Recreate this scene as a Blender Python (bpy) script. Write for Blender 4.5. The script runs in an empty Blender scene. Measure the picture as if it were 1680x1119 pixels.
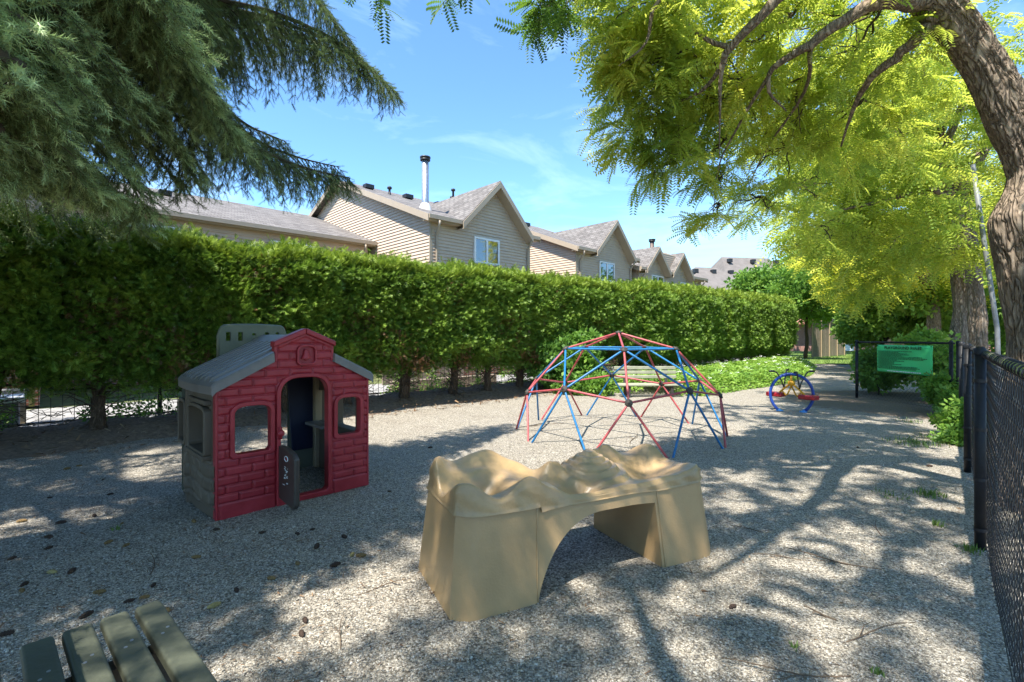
import bpy, math, random
import numpy as np
from mathutils import Vector, Matrix
R = math.radians
rng = np.random.default_rng(7); random.seed(7)
S = bpy.context.scene; C = S.collection
FPX, CU, CV, H = 790.0, 840.0, 553.0, 1.4          # focal length in photo pixels, principal point, eye height

# ------------------------------------------------------------------ camera, world, sun
cd = bpy.data.cameras.new('camera'); cam = bpy.data.objects.new('camera', cd); C.objects.link(cam)
cam.location = (0, 0, H); cam.rotation_euler = (R(90), 0, 0)
cd.sensor_width = 36; cd.lens = 36*FPX/1680; cd.shift_y = -6.5/1680; cd.clip_end = 3000; cd.clip_start = .05
S.camera = cam
ELEV = R(61); AZ = math.atan2(-.60, -.80)           # towards the sun: behind the camera, a little left
SUN = Vector((math.sin(AZ)*math.cos(ELEV), math.cos(AZ)*math.cos(ELEV), math.sin(ELEV)))
W = bpy.data.worlds.new('World'); S.world = W; W.use_nodes = True
nt = W.node_tree; nt.nodes.clear()
def nd(t, typ, **k):
    n = t.nodes.new(typ)
    for a, b in k.items():
        if a.startswith('i_'): n.inputs[a[2:].replace('_', ' ')].default_value = b
        else: setattr(n, a, b)
    return n
sky = nd(nt, 'ShaderNodeTexSky', sky_type='NISHITA', sun_disc=False, sun_elevation=ELEV, sun_rotation=AZ, air_density=1.0, dust_density=0, ozone_density=3.2, altitude=200)
tc = nd(nt, 'ShaderNodeTexCoord'); mp = nd(nt, 'ShaderNodeMapping'); mp.inputs['Scale'].default_value = (1.3, 1.3, 4.2); mp.inputs['Rotation'].default_value = (0, .25, .5)
nz = nd(nt, 'ShaderNodeTexNoise', i_Scale=2.3, i_Detail=9, i_Roughness=.62, i_Distortion=.7)
rp = nd(nt, 'ShaderNodeValToRGB'); rp.color_ramp.elements[0].position = .48; rp.color_ramp.elements[1].position = .92
rp.color_ramp.elements[1].color = (.45, .45, .45, 1)
mx = nd(nt, 'ShaderNodeMix', data_type='RGBA'); mx.inputs[7].default_value = (4.6, 6.0, 7.6, 1)
bg = nd(nt, 'ShaderNodeBackground', i_Strength=.14); wo = nd(nt, 'ShaderNodeOutputWorld')
L = nt.links.new
L(tc.outputs['Generated'], mp.inputs[0]); L(mp.outputs[0], nz.inputs[0]); L(nz.outputs[0], rp.inputs[0])
tint = nd(nt, 'ShaderNodeMix', data_type='RGBA', blend_type='MULTIPLY'); tint.inputs[0].default_value = 1; tint.inputs[7].default_value = (.74, .96, 1.08, 1)   # photo white balance
L(sky.outputs[0], tint.inputs[6]); L(tint.outputs[2], mx.inputs[6]); L(rp.outputs[0], mx.inputs[0]); L(mx.outputs[2], bg.inputs[0]); L(bg.outputs[0], wo.inputs[0])
sl = bpy.data.lights.new('sun', 'SUN'); sl.energy = 5.0; sl.angle = R(.55); sl.color = (1, .95, .87)
so = bpy.data.objects.new('sun', sl); C.objects.link(so); so.rotation_euler = SUN.to_track_quat('Z', 'Y').to_euler()
S.view_settings.view_transform = 'Standard'; S.view_settings.look = 'None'; S.view_settings.exposure = 1.32; S.view_settings.gamma = 1
S.cycles.max_bounces = 7; S.cycles.diffuse_bounces = 4; S.cycles.transmission_bounces = 4; S.cycles.caustics_reflective = False; S.cycles.caustics_refractive = False

# ------------------------------------------------------------------ helpers
def P(u, v, Y): return np.array(((u-CU)/FPX*Y, Y, H-(v-CV)/FPX*Y))       # photo pixel + depth -> metres
def tag(o, label=None, cat=None, group=None, kind=None):
    if label: o['label'] = label
    if cat: o['category'] = cat
    if group: o['group'] = group
    if kind: o['kind'] = kind
    return o
def thing(name, label, cat, loc=(0, 0, 0), rz=0, group=None):
    o = bpy.data.objects.new(name, None); C.objects.link(o); o.empty_display_size = .2
    o.location = loc; o.rotation_euler = (0, 0, rz); return tag(o, label, cat, group)
def dup(root, loc=None, rz=None, label=None, scale=None):
    r = root.copy(); C.objects.link(r)
    if loc is not None: r.location = loc
    if rz is not None: r.rotation_euler = (0, 0, rz)
    if scale is not None: r.scale = scale
    if label: r['label'] = label
    for ch in list(root.children):
        c = ch.copy(); C.objects.link(c); c.parent = r
        for g in list(ch.children):
            d = g.copy(); C.objects.link(d); d.parent = c
    return r
def npmesh(name, V, F, m, parent=None, smooth=False):
    V = np.asarray(V, dtype=np.float32).reshape(-1, 3); F = np.asarray(F, dtype=np.int32); k = F.shape[1]
    me = bpy.data.meshes.new(name); me.vertices.add(len(V)); me.vertices.foreach_set('co', V.ravel())
    me.loops.add(F.size); me.loops.foreach_set('vertex_index', F.ravel())
    me.polygons.add(len(F)); me.polygons.foreach_set('loop_start', np.arange(0, F.size, k, dtype=np.int32))
    if smooth: me.polygons.foreach_set('use_smooth', np.ones(len(F), dtype=bool))
    me.update(calc_edges=True); me.materials.append(m)
    o = bpy.data.objects.new(name, me); C.objects.link(o)
    if parent: o.parent = parent
    return o
def inst(TV, TF, M, T):            # copies of a template as one mesh: TV (n,3) TF (f,k) M (K,3,3) T (K,3)
    K = len(T); V = np.einsum('kij,nj->kni', M, TV)+T[:, None, :]
    F = TF[None]+(np.arange(K)*len(TV))[:, None, None]
    return V.reshape(-1, 3), F.reshape(-1, TF.shape[1])
class MB:
    def __init__(s): s.v = []; s.f = []
    def add(s, v, f):
        o = len(s.v); s.v += [tuple(map(float, p)) for p in v]; s.f += [tuple(i+o for i in q) for q in f]; return s
    def box(s, a, b, Mx=None):
        x0, y0, z0 = a; x1, y1, z1 = b
        v = [(x0, y0, z0), (x1, y0, z0), (x1, y1, z0), (x0, y1, z0), (x0, y0, z1), (x1, y0, z1), (x1, y1, z1), (x0, y1, z1)]
        if Mx is not None: v = [Mx @ Vector(p) for p in v]
        return s.add(v, [(0, 3, 2, 1), (4, 5, 6, 7), (0, 1, 5, 4), (1, 2, 6, 5), (2, 3, 7, 6), (3, 0, 4, 7)])
    def tube(s, pts, rad, n=8, cap=True):
        pts = [Vector(p) for p in pts]; m = len(pts)
        if not hasattr(rad, '__len__'): rad = [rad]*m
        up = None; rings = []
        for i in range(m):
            t = (pts[min(i+1, m-1)]-pts[max(i-1, 0)])
            t = t.normalized() if t.length > 1e-9 else Vector((0, 0, 1))
            if up is None: up = t.orthogonal().normalized()
            up = (up-t*up.dot(t)); up = up.normalized() if up.length > 1e-6 else t.orthogonal().normalized()
            w = t.cross(up)
            rings.append([pts[i]+(up*math.cos(a)+w*math.sin(a))*rad[i] for a in [2*math.pi*j/n for j in range(n)]])
        v = [p for r in rings for p in r]
        f = [(i*n+j, i*n+(j+1) % n, (i+1)*n+(j+1) % n, (i+1)*n+j) for i in range(m-1) for j in range(n)]
        if cap: f += [tuple(range(n))[::-1], tuple((m-1)*n+j for j in range(n))]
        return s.add(v, f)
    def prism(s, poly, off):                 # polygon (3D pts) extruded by off
        n = len(poly); a = [Vector(p) for p in poly]; b = [p+Vector(off) for p in a]
        return s.add(a+b, [tuple(range(n))[::-1], tuple(range(n, 2*n))]+[(i, (i+1) % n, n+(i+1) % n, n+i) for i in range(n)])
    def lathe(s, prof, c=(0, 0, 0), n=24):
        v = [(c[0]+r*math.cos(2*math.pi*j/n), c[1]+r*math.sin(2*math.pi*j/n), c[2]+z) for r, z in prof for j in range(n)]
        return s.add(v, [(i*n+j, i*n+(j+1) % n, (i+1)*n+(j+1) % n, (i+1)*n+j) for i in range(len(prof)-1) for j in range(n)])
    def ball(s, c, r, n=8, sc=(1, 1, 1)):
        prof = [(math.sin(math.pi*i/n)*1.0+1e-4, -math.cos(math.pi*i/n)) for i in range(n+1)]
        m = n+2
        v = [(c[0]+r*sc[0]*q*math.cos(2*math.pi*j/m), c[1]+r*sc[1]*q*math.sin(2*math.pi*j/m), c[2]+r*sc[2]*z) for q, z in prof for j in range(m)]
        return s.add(v, [(i*m+j, i*m+(j+1) % m, (i+1)*m+(j+1) % m, (i+1)*m+j) for i in range(n) for j in range(m)])
    def build(s, name, m, parent=None, smooth=False, bevel=0):
        me = bpy.data.meshes.new(name); me.from_pydata(s.v, [], s.f); me.update(); me.materials.append(m)
        if smooth: me.polygons.foreach_set('use_smooth', [True]*len(me.polygons))
        o = bpy.data.objects.new(name, me); C.objects.link(o)
        if parent: o.parent = parent
        if bevel:
            b = o.modifiers.new('bevel', 'BEVEL'); b.width = bevel; b.segments = 2; b.limit_method = 'ANGLE'; b.angle_limit = R(40)
            me.polygons.foreach_set('use_smooth', [True]*len(me.polygons)); b.harden_normals = True
        return o
    def np(s): return np.array(s.v), s.f

# ------------------------------------------------------------------ materials
def ramp(t, stops):
    r = t.nodes.new('ShaderNodeValToRGB'); e = r.color_ramp.elements
    while len(e) < len(stops): e.new(.5)
    for q, (p, c) in zip(e, stops): q.position = p; q.color = tuple(c)+(1,)
    return r
def mat(name, col, rough=.7, var=.25, vs=6, bump=0, bs=40, metal=0, spec=.4, col2=None, detail=5, coat=0):
    m = bpy.data.materials.new(name); m.use_nodes = True; t = m.node_tree; b = t.nodes['Principled BSDF']
    b.inputs['Roughness'].default_value = rough; b.inputs['Metallic'].default_value = metal; b.inputs['Specular IOR Level'].default_value = spec
    b.inputs['Coat Weight'].default_value = coat
    tcn = nd(t, 'ShaderNodeTexCoord'); n = nd(t, 'ShaderNodeTexNoise', i_Scale=vs, i_Detail=detail, i_Roughness=.62)
    t.links.new(tcn.outputs['Object'], n.inputs[0])
    c = np.array(col); lo = c*(1-var); hi = np.minimum(c*(1+var), .95) if col2 is None else np.array(col2)
    r = ramp(t, [(.28, lo), (.72, hi)]); t.links.new(n.outputs[0], r.inputs[0]); t.links.new(r.outputs[0], b.inputs['Base Color'])
    if bump:
        n2 = nd(t, 'ShaderNodeTexNoise', i_Scale=bs, i_Detail=4); t.links.new(tcn.outputs['Object'], n2.inputs[0])
        bp = nd(t, 'ShaderNodeBump', i_Strength=bump, i_Distance=.01); t.links.new(n2.outputs[0], bp.inputs['Height']); t.links.new(bp.outputs[0], b.inputs['Normal'])
    rn = nd(t, 'ShaderNodeMath', operation='MULTIPLY_ADD'); rn.inputs[1].default_value = .25; rn.inputs[2].default_value = rough-.12; t.links.new(n.outputs[0], rn.inputs[0]); t.links.new(rn.outputs[0], b.inputs['Roughness'])
    return m
def leafmat(name, stops, trans=.45, tcol=(.30, .42, .04), vs=1.6, rough=.5, tint=None):
    """leaf: colour varies per leaf (island) and in clumps; light passes through"""
    m = bpy.data.materials.new(name); m.use_nodes = True; t = m.node_tree; b = t.nodes['Principled BSDF']; out = t.nodes['Material Output']
    g = nd(t, 'ShaderNodeNewGeometry'); tcn = nd(t, 'ShaderNodeTexCoord'); n = nd(t, 'ShaderNodeTexNoise', i_Scale=vs, i_Detail=3)
    t.links.new(tcn.outputs['Object'], n.inputs[0])
    a = nd(t, 'ShaderNodeMath', operation='MULTIPLY_ADD'); a.inputs[1].default_value = .45; t.links.new(g.outputs['Random Per Island'], a.inputs[0])
    s_ = nd(t, 'ShaderNodeMapRange'); s_.inputs[1].default_value = .34; s_.inputs[2].default_value = .68; s_.inputs[4].default_value = .62; t.links.new(n.outputs[0], s_.inputs[0]); t.links.new(s_.outputs[0], a.inputs[2])
    r = ramp(t, stops); t.links.new(a.outputs[0], r.inputs[0]); t.links.new(r.outputs[0], b.inputs['Base Color'])
    b.inputs['Roughness'].default_value = rough; b.inputs['Specular IOR Level'].default_value = .3
    tr = nd(t, 'ShaderNodeBsdfTranslucent'); mm = nd(t, 'ShaderNodeMix', data_type='RGBA', blend_type='MULTIPLY'); mm.inputs[0].default_value = 1
    br = nd(t, 'ShaderNodeMix', data_type='RGBA'); br.inputs[0].default_value = .55; br.inputs[7].default_value = tuple(tcol)+(1,)
    t.links.new(r.outputs[0], br.inputs[6]); t.links.new(br.outputs[2], tr.inputs[0])
    mxs = nd(t, 'ShaderNodeMixShader'); mxs.inputs[0].default_value = trans
    t.links.new(b.outputs[0], mxs.inputs[1]); t.links.new(tr.outputs[0], mxs.inputs[2]); t.links.new(mxs.outputs[0], out.inputs[0])
    return m
def gravelmat():
    m = bpy.data.materials.new('pea gravel'); m.use_nodes = True; t = m.node_tree; b = t.nodes['Principled BSDF']; k = t.links.new
    tcn = nd(t, 'ShaderNodeTexCoord'); dn = nd(t, 'ShaderNodeTexNoise', i_Scale=35, i_Detail=2)
    k(tcn.outputs['Object'], dn.inputs[0])
    mixv = nd(t, 'ShaderNodeMix', data_type='RGBA', blend_type='LINEAR_LIGHT'); mixv.inputs[0].default_value = .012
    k(tcn.outputs['Object'], mixv.inputs[6]); k(dn.outputs['Color'], mixv.inputs[7])
    v1 = nd(t, 'ShaderNodeTexVoronoi', i_Scale=100); v2 = nd(t, 'ShaderNodeTexVoronoi', i_Scale=190)
    k(mixv.outputs[2], v1.inputs[0]); k(mixv.outputs[2], v2.inputs[0])
    sp = nd(t, 'ShaderNodeSeparateColor'); k(v1.outputs['Color'], sp.inputs[0])
    r = ramp(t, [(0, (.10, .09, .072)), (.2, (.235, .205, .160)), (.5, (.35, .31, .248)), (.8, (.44, .40, .33)), (1, (.58, .535, .455))]); k(sp.outputs[0], r.inputs[0])
    # shade in the crevices between the stones, painted into the colour
    dr = ramp(t, [(0, (1, 1, 1)), (.45, (.92, .92, .92)), (.75, (.30, .29, .27))]); k(v1.outputs['Distance'], dr.inputs[0])
    mu = nd(t, 'ShaderNodeMix', data_type='RGBA', blend_type='MULTIPLY'); mu.inputs[0].default_value = .8; k(r.outputs[0], mu.inputs[6]); k(dr.outputs[0], mu.inputs[7])
    # brown dirt and needle litter
    n1 = nd(t, 'ShaderNodeTexNoise', i_Scale=1.1, i_Detail=8, i_Roughness=.7); k(tcn.outputs['Object'], n1.inputs[0])
    lr = ramp(t, [(.50, (0, 0, 0)), (.72, (1, 1, 1))]); k(n1.outputs[0], lr.inputs[0])
    n2 = nd(t, 'ShaderNodeTexNoise', i_Scale=24, i_Detail=6, i_Roughness=.75); k(tcn.outputs['Object'], n2.inputs[0])
    lr2 = ramp(t, [(.46, (0, 0, 0)), (.60, (1, 1, 1))]); k(n2.outputs[0], lr2.inputs[0])
    mq = nd(t, 'ShaderNodeMath', operation='MULTIPLY'); k(lr.outputs[0], mq.inputs[0]); k(lr2.outputs[0], mq.inputs[1])
    mq2 = nd(t, 'ShaderNodeMath', operation='MULTIPLY'); mq2.inputs[1].default_value = .7; k(mq.outputs[0], mq2.inputs[0])
    dd_ = nd(t, 'ShaderNodeVectorMath', operation='DISTANCE'); dd_.inputs[1].default_value = (8.6, 10.2, 0); k(tcn.outputs['Object'], dd_.inputs[0])
    mr = nd(t, 'ShaderNodeMapRange'); mr.inputs[1].default_value = 1.0; mr.inputs[2].default_value = 3.6; mr.inputs[3].default_value = 1.25; mr.inputs[4].default_value = -.5; mr.clamp = False; k(dd_.outputs['Value'], mr.inputs[0])
    am = nd(t, 'ShaderNodeMath', operation='ADD'); k(mr.outputs[0], am.inputs[0]); nb = nd(t, 'ShaderNodeTexNoise', i_Scale=3.2, i_Detail=8, i_Roughness=.75); k(tcn.outputs['Object'], nb.inputs[0]); k(nb.outputs[0], am.inputs[1])
    rb = ramp(t, [(.62, (0, 0, 0)), (.85, (1, 1, 1))]); k(am.outputs[0], rb.inputs[0]); mq3 = nd(t, 'ShaderNodeMath', operation='MAXIMUM'); k(mq2.outputs[0], mq3.inputs[0]); mb3 = nd(t, 'ShaderNodeMath', operation='MULTIPLY'); mb3.inputs[1].default_value = .8; k(rb.outputs[0], mb3.inputs[0]); k(mb3.outputs[0], mq3.inputs[1]); mq2 = mq3
    ml = nd(t, 'ShaderNodeMix', data_type='RGBA'); ml.inputs[7].default_value = (.12, .085, .055, 1); k(mq2.outputs[0], ml.inputs[0]); k(mu.outputs[2], ml.inputs[6])
    k(ml.outputs[2], b.inputs['Base Color']); b.inputs['Roughness'].default_value = .85; b.inputs['Specular IOR Level'].default_value = .25
    ad = nd(t, 'ShaderNodeMath', operation='MULTIPLY_ADD'); ad.inputs[1].default_value = .35; k(v2.outputs['Distance'], ad.inputs[0]); k(v1.outputs['Distance'], ad.inputs[2])
    bp = nd(t, 'ShaderNodeBump', invert=True, i_Strength=.65, i_Distance=.010); k(ad.outputs[0], bp.inputs['Height'])
    n5 = nd(t, 'ShaderNodeTexNoise', i_Scale=4.5, i_Detail=5, i_Roughness=.6); k(tcn.outputs['Object'], n5.inputs[0]); b5 = nd(t, 'ShaderNodeBump', i_Strength=.55, i_Distance=.06); k(n5.outputs[0], b5.inputs['Height']); k(b5.outputs[0], bp.inputs['Normal']); k(bp.outputs[0], b.inputs['Normal'])
    return m
def shinglemat(name, axis):
    m = bpy.data.materials.new(name); m.use_nodes = True; t = m.node_tree; b = t.nodes['Principled BSDF']; k = t.links.new
    tcn = nd(t, 'ShaderNodeTexCoord'); s = nd(t, 'ShaderNodeSeparateXYZ'); c = nd(t, 'ShaderNodeCombineXYZ'); k(tcn.outputs['Object'], s.inputs[0])
    k(s.outputs['X' if axis == 'x' else 'Y'], c.inputs[0]); z = nd(t, 'ShaderNodeMath', operation='MULTIPLY'); z.inputs[1].default_value = 2.3 if axis == 'x' else 1.4; k(s.outputs['Z'], z.inputs[0]); k(z.outputs[0], c.inputs[1])
    br = nd(t, 'ShaderNodeTexBrick', i_Scale=1, i_Mortar_Size=.012, i_Bias=0.0, i_Brick_Width=.30, i_Row_Height=.16, i_Color1=(.13, .118, .108, 1), i_Color2=(.215, .20, .185, 1), i_Mortar=(.05, .042, .036, 1))
    k(c.outputs[0], br.inputs[0]); n = nd(t, 'ShaderNodeTexNoise', i_Scale=3, i_Detail=8, i_Roughness=.7); k(tcn.outputs['Object'], n.inputs[0])
    r = ramp(t, [(.3, (.7, .7, .7)), (.7, (1.15, 1.12, 1.1))]); k(n.outputs[0], r.inputs[0])
    mu = nd(t, 'ShaderNodeMix', data_type='RGBA', blend_type='MULTIPLY'); mu.inputs[0].default_value = 1; k(br.outputs[0], mu.inputs[6]); k(r.outputs[0], mu.inputs[7]); k(mu.outputs[2], b.inputs['Base Color'])
    b.inputs['Roughness'].default_value = .9
    bp = nd(t, 'ShaderNodeBump', invert=True, i_Strength=.5, i_Distance=.02); k(br.outputs['Fac'], bp.inputs['Height']); k(bp.outputs[0], b.inputs['Normal'])
    return m
def brickmat():
    m = bpy.data.materials.new('red brick'); m.use_nodes = True; t = m.node_tree; b = t.nodes['Principled BSDF']; k = t.links.new
    tcn = nd(t, 'ShaderNodeTexCoord'); s = nd(t, 'ShaderNodeSeparateXYZ'); c = nd(t, 'ShaderNodeCombineXYZ'); k(tcn.outputs['Object'], s.inputs[0])
    ad = nd(t, 'ShaderNodeMath', operation='ADD'); k(s.outputs[0], ad.inputs[0]); k(s.outputs[1], ad.inputs[1]); k(ad.outputs[0], c.inputs[0]); k(s.outputs[2], c.inputs[1])
    br = nd(t, 'ShaderNodeTexBrick', i_Scale=1, i_Mortar_Size=.008, i_Brick_Width=.22, i_Row_Height=.075, i_Color1=(.33, .12, .08, 1), i_Color2=(.24, .085, .06, 1), i_Mortar=(.35, .32, .28, 1))
    k(c.outputs[0], br.inputs[0]); k(br.outputs[0], b.inputs['Base Color']); b.inputs['Roughness'].default_value = .9
    return m
def barkmat(name, c0, c1, sc=6):
    m = bpy.data.materials.new(name); m.use_nodes = True; t = m.node_tree; b = t.nodes['Principled BSDF']; k = t.links.new
    tcn = nd(t, 'ShaderNodeTexCoord'); mp_ = nd(t, 'ShaderNodeMapping'); mp_.inputs['Scale'].default_value = (1, 1, .24); k(tcn.outputs['Object'], mp_.inputs[0])
    n0 = nd(t, 'ShaderNodeTexNoise', i_Scale=sc*.8, i_Detail=3); k(mp_.outputs[0], n0.inputs[0])
    mv = nd(t, 'ShaderNodeMix', data_type='RGBA', blend_type='LINEAR_LIGHT'); mv.inputs[0].default_value = .13; k(mp_.outputs[0], mv.inputs[6]); k(n0.outputs['Color'], mv.inputs[7])
    v = nd(t, 'ShaderNodeTexVoronoi', feature='DISTANCE_TO_EDGE', i_Scale=sc*1.8); k(mv.outputs[2], v.inputs[0])
    n = nd(t, 'ShaderNodeTexNoise', i_Scale=sc*4, i_Detail=8, i_Roughness=.7); k(mp_.outputs[0], n.inputs[0])
    r = ramp(t, [(0, np.array(c0)*.55), (.08, np.array(c0)*.85), (.2, c0), (.6, c1)]); k(v.outputs[0], r.inputs[0])
    r2 = ramp(t, [(.3, (.6, .6, .6)), (.7, (1.25, 1.2, 1.15))]); k(n.outputs[0], r2.inputs[0])
    mu = nd(t, 'ShaderNodeMix', data_type='RGBA', blend_type='MULTIPLY'); mu.inputs[0].default_value = 1; k(r.outputs[0], mu.inputs[6]); k(r2.outputs[0], mu.inputs[7]); k(mu.outputs[2], b.inputs['Base Color'])
    b.inputs['Roughness'].default_value = .92; b.inputs['Specular IOR Level'].default_value = .15
    rr = ramp(t, [(0, (0, 0, 0)), (.22, (.8, .8, .8)), (.5, (1, 1, 1))]); k(v.outputs[0], rr.inputs[0])
    ad = nd(t, 'ShaderNodeMath', operation='MULTIPLY_ADD'); ad.inputs[1].default_value = .35; k(n.outputs[0], ad.inputs[0]); k(rr.outputs[0], ad.inputs[2])
    bp = nd(t, 'ShaderNodeBump', i_Strength=.9, i_Distance=.02); k(ad.outputs[0], bp.inputs['Height']); k(bp.outputs[0], b.inputs['Normal'])
    return m
M = dict(
    gravel=gravelmat(), mulch=mat('mulch', (.15, .108, .075), .95, .6, 22, 1, 60, detail=9), soil=mat('soil grass', (.10, .12, .04), .95, .4, 3, .6, 30),
    dirt=mat('dry dirt', (.20, .16, .12), .95, .5, 9, .8, 50, detail=9),
    lawn=mat('lawn', (.13, .20, .035), .95, .35, 8, 1, 80), patio=mat('pale concrete', (.27, .26, .245), .9, .35, 4, .3, 40),
    siding=mat('beige siding', (.52, .405, .30), .65, .08, 3), trim=mat('tan trim', (.36, .29, .21), .55, .06, 3), white=mat('white trim', (.75, .75, .73), .5, .05, 3),
    shx=shinglemat('shingles', 'x'), shy=shinglemat('gable shingles', 'y'), brick=brickmat(), black=mat('black plastic', (.02, .02, .022), .45, .2, 8),
    steel=mat('galvanised steel', (.42, .43, .44), .42, .2, 12, metal=.8), dullsteel=mat('dull grey steel', (.20, .21, .22), .6, .2, 12, metal=.3), rustymetal=mat('rusty flue', (.13, .10, .085), .6, .3, 9, metal=.5),
    flash=mat('weathered flashing', (.6, .58, .55), .5, .1, 5), fencewood=mat('weathered boards', (.23, .18, .135), .9, .35, 9, .4, 30),
    blackvinyl=mat('black vinyl wire', (.016, .016, .019), .45, .3, 30, spec=.35), postblack=mat('black post', (.014, .0145, .017), .5, .3, 14, spec=.25, bump=.1, bs=60),
    rail=mat('mossy rail', (.10, .20, .045), .4, .6, 16, .2, 60, spec=.5, col2=(.28, .33, .12)),
    locustbark=barkmat('honeylocust bark', (.26, .205, .155), (.43, .365, .285), 10), cedarbark=barkmat('cedar bark', (.12, .085, .06), (.17, .12, .085), 14), sprucebark=barkmat('spruce bark', (.09, .07, .055), (.13, .10, .08), 12),
    twig=mat('dark twig', (.06, .045, .03), .9, .3, 20),
    doorplastic=mat('dark brown plastic', (.055, .044, .036), .4, .2, 6, .08, 120),
    plasticred=mat('raspberry plastic', (.27, .014, .022), .42, .14, 7, .12, 90, col2=(.36, .030, .040)), plasticbrown=mat('taupe plastic', (.095, .072, .048), .55, .18, 5, .1, 120),
    plasticgrey=mat('grey plastic', (.15, .138, .13), .34, .22, 6, .08, 120), plasticolive=mat('olive plastic', (.125, .135, .095), .55, .12, 5, .1, 120), navy=mat('navy plastic', (.008, .012, .035), .5, .15, 5),
    plastictan=mat('tan plastic', (.34, .26, .16), .55, .1, 5),
    sand=mat('sand coloured plastic', (.38, .25, .12), .42, .14, 3, .12, 90, spec=.45), sandrock=mat('mossy moulded rock', (.35, .235, .115), .38, .2, 5, .25, 40, spec=.45),
    redpipe=mat('red painted tube', (.40, .045, .055), .42, .35, 14, .15, 60, col2=(.42, .10, .10)), bluepipe=mat('blue painted tube', (.012, .13, .30), .4, .3, 14, .15, 60, col2=(.02, .18, .42)), hub=mat('dark hub', (.04, .035, .03), .6, .5, 30),
    buriedpipe=mat('faded blue tube', (.12, .33, .52), .6, .2, 14),
    hoopblue=mat('blue hoop', (.015, .05, .26), .35, .15, 10), footblue=mat('light blue foot', (.06, .28, .62), .45, .2, 12), yellow=mat('yellow frame', (.62, .30, .015), .45, .15, 12), seatred=mat('red seat', (.30, .015, .02), .4, .15, 10),
    slat=mat('grey green board', (.045, .056, .038), .62, .3, 3.2, .25, 45, col2=(.085, .092, .062)), slatpale=mat('pale board', (.28, .28, .20), .7, .2, 5, .2, 60),  # near boards darkened in colour to stand in for shade; far ones paler
    sign=mat('green sign', (.07, .60, .20), .4, .06, 3), ink=mat('black ink', (.01, .02, .012), .6, 0), whiteink=mat('white ink', (.75, .8, .75), .6, 0),
    oldcone=mat('dark old cone', (.05, .03, .02), .9, .5, 60, 1, 120), newcone=mat('ochre cone', (.20, .11, .04), .85, .5, 60, 1, 120, col2=(.32, .21, .08)), yellowcone=mat('straw cone', (.38, .30, .12), .8, .3, 60, 1, 120),
    stone=mat('loose pebble', (.42, .39, .34), .85, .5, 1.9, detail=9), stick=mat('dry stick', (.10, .07, .045), .9, .3, 20),
    farroof=mat('grey far shingles', (.15, .132, .118), .95, .2, 1.5, .4, 9), redroof=mat('terracotta awning', (.38, .17, .13), .8, .15, 5), flower=mat('white petals', (.8, .8, .75), .6, .05, 5),
)
gm = bpy.data.materials.new('window glass'); gm.use_nodes = True; gb = gm.node_tree.nodes['Principled BSDF']; gb.inputs['Base Color'].default_value = (.02, .03, .03, 1); gb.inputs['Roughness'].default_value = .03; gb.inputs['Specular IOR Level'].default_value = 1; gb.inputs['Coat Weight'].default_value = 1; gb.inputs['Coat IOR'].default_value = 2.2; M['glass'] = gm
M['leaf_locust'] = leafmat('honeylocust leaf', [(.15, (.12, .25, .05)), (.45, (.25, .37, .06)), (.75, (.45, .52, .09)), (1, (.64, .60, .11))], .56, (.86, .89, .12), 1.3)
M['leaf_locust_gold'] = leafmat('golden honeylocust leaf', [(.15, (.24, .36, .05)), (.45, (.40, .48, .07)), (.75, (.62, .60, .09)), (1, (.78, .62, .09))], .58, (.94, .90, .12), 1.1)
M['leaf_locust_dark'] = leafmat('shade-coloured honeylocust leaf', [(.15, (.04, .09, .02)), (.6, (.07, .15, .025)), (1, (.14, .22, .03))], .4, (.22, .40, .04), 2)  # darker copy of the leaf, shade of the near sprays painted in
M['leaf_cedar'] = leafmat('cedar frond', [(.15, (.07, .14, .025)), (.42, (.14, .25, .035)), (.72, (.24, .38, .055)), (1, (.40, .52, .09))], .34, (.18, .28, .03), 1.9)
M['leaf_cedar_brown'] = leafmat('dead cedar frond', [(.2, (.10, .055, .025)), (.8, (.20, .11, .05))], .2, (.25, .12, .05), 2)
M['leaf_cedar_top'] = leafmat('fresh cedar tip', [(.15, (.09, .15, .02)), (.5, (.19, .28, .03)), (1, (.32, .40, .05))], .3, (.30, .42, .04), 1.9)
M['leaf_spruce'] = leafmat('spruce needle', [(.15, (.08, .12, .045)), (.5, (.15, .20, .075)), (1, (.25, .31, .12))], .25, (.12, .2, .08), 2.5)
M['leaf_spruce_new'] = leafmat('fresh spruce needle', [(.15, (.26, .38, .17)), (.5, (.38, .50, .23)), (1, (.52, .62, .30))], .25, (.25, .40, .14), 3)
M['leaf_broad'] = leafmat('broad leaf', [(.15, (.07, .15, .03)), (.5, (.13, .26, .04)), (1, (.26, .40, .07))], .35, (.16, .34, .04), 1.2)
M['leaf_bright'] = leafmat('bright broad leaf', [(.15, (.07, .15, .025)), (.5, (.12, .24, .035)), (1, (.22, .34, .05))], .38, (.25, .45, .05), 1.5)
M['leaf_cover'] = leafmat('goutweed leaf', [(.15, (.10, .21, .03)), (.5, (.20, .34, .05)), (1, (.34, .46, .09))], .35, (.32, .5, .06), 2)
M['blade'] = leafmat('grass blade', [(.15, (.08, .14, .03)), (1, (.18, .26, .06))], .3, (.2, .34, .05), 2)

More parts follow.
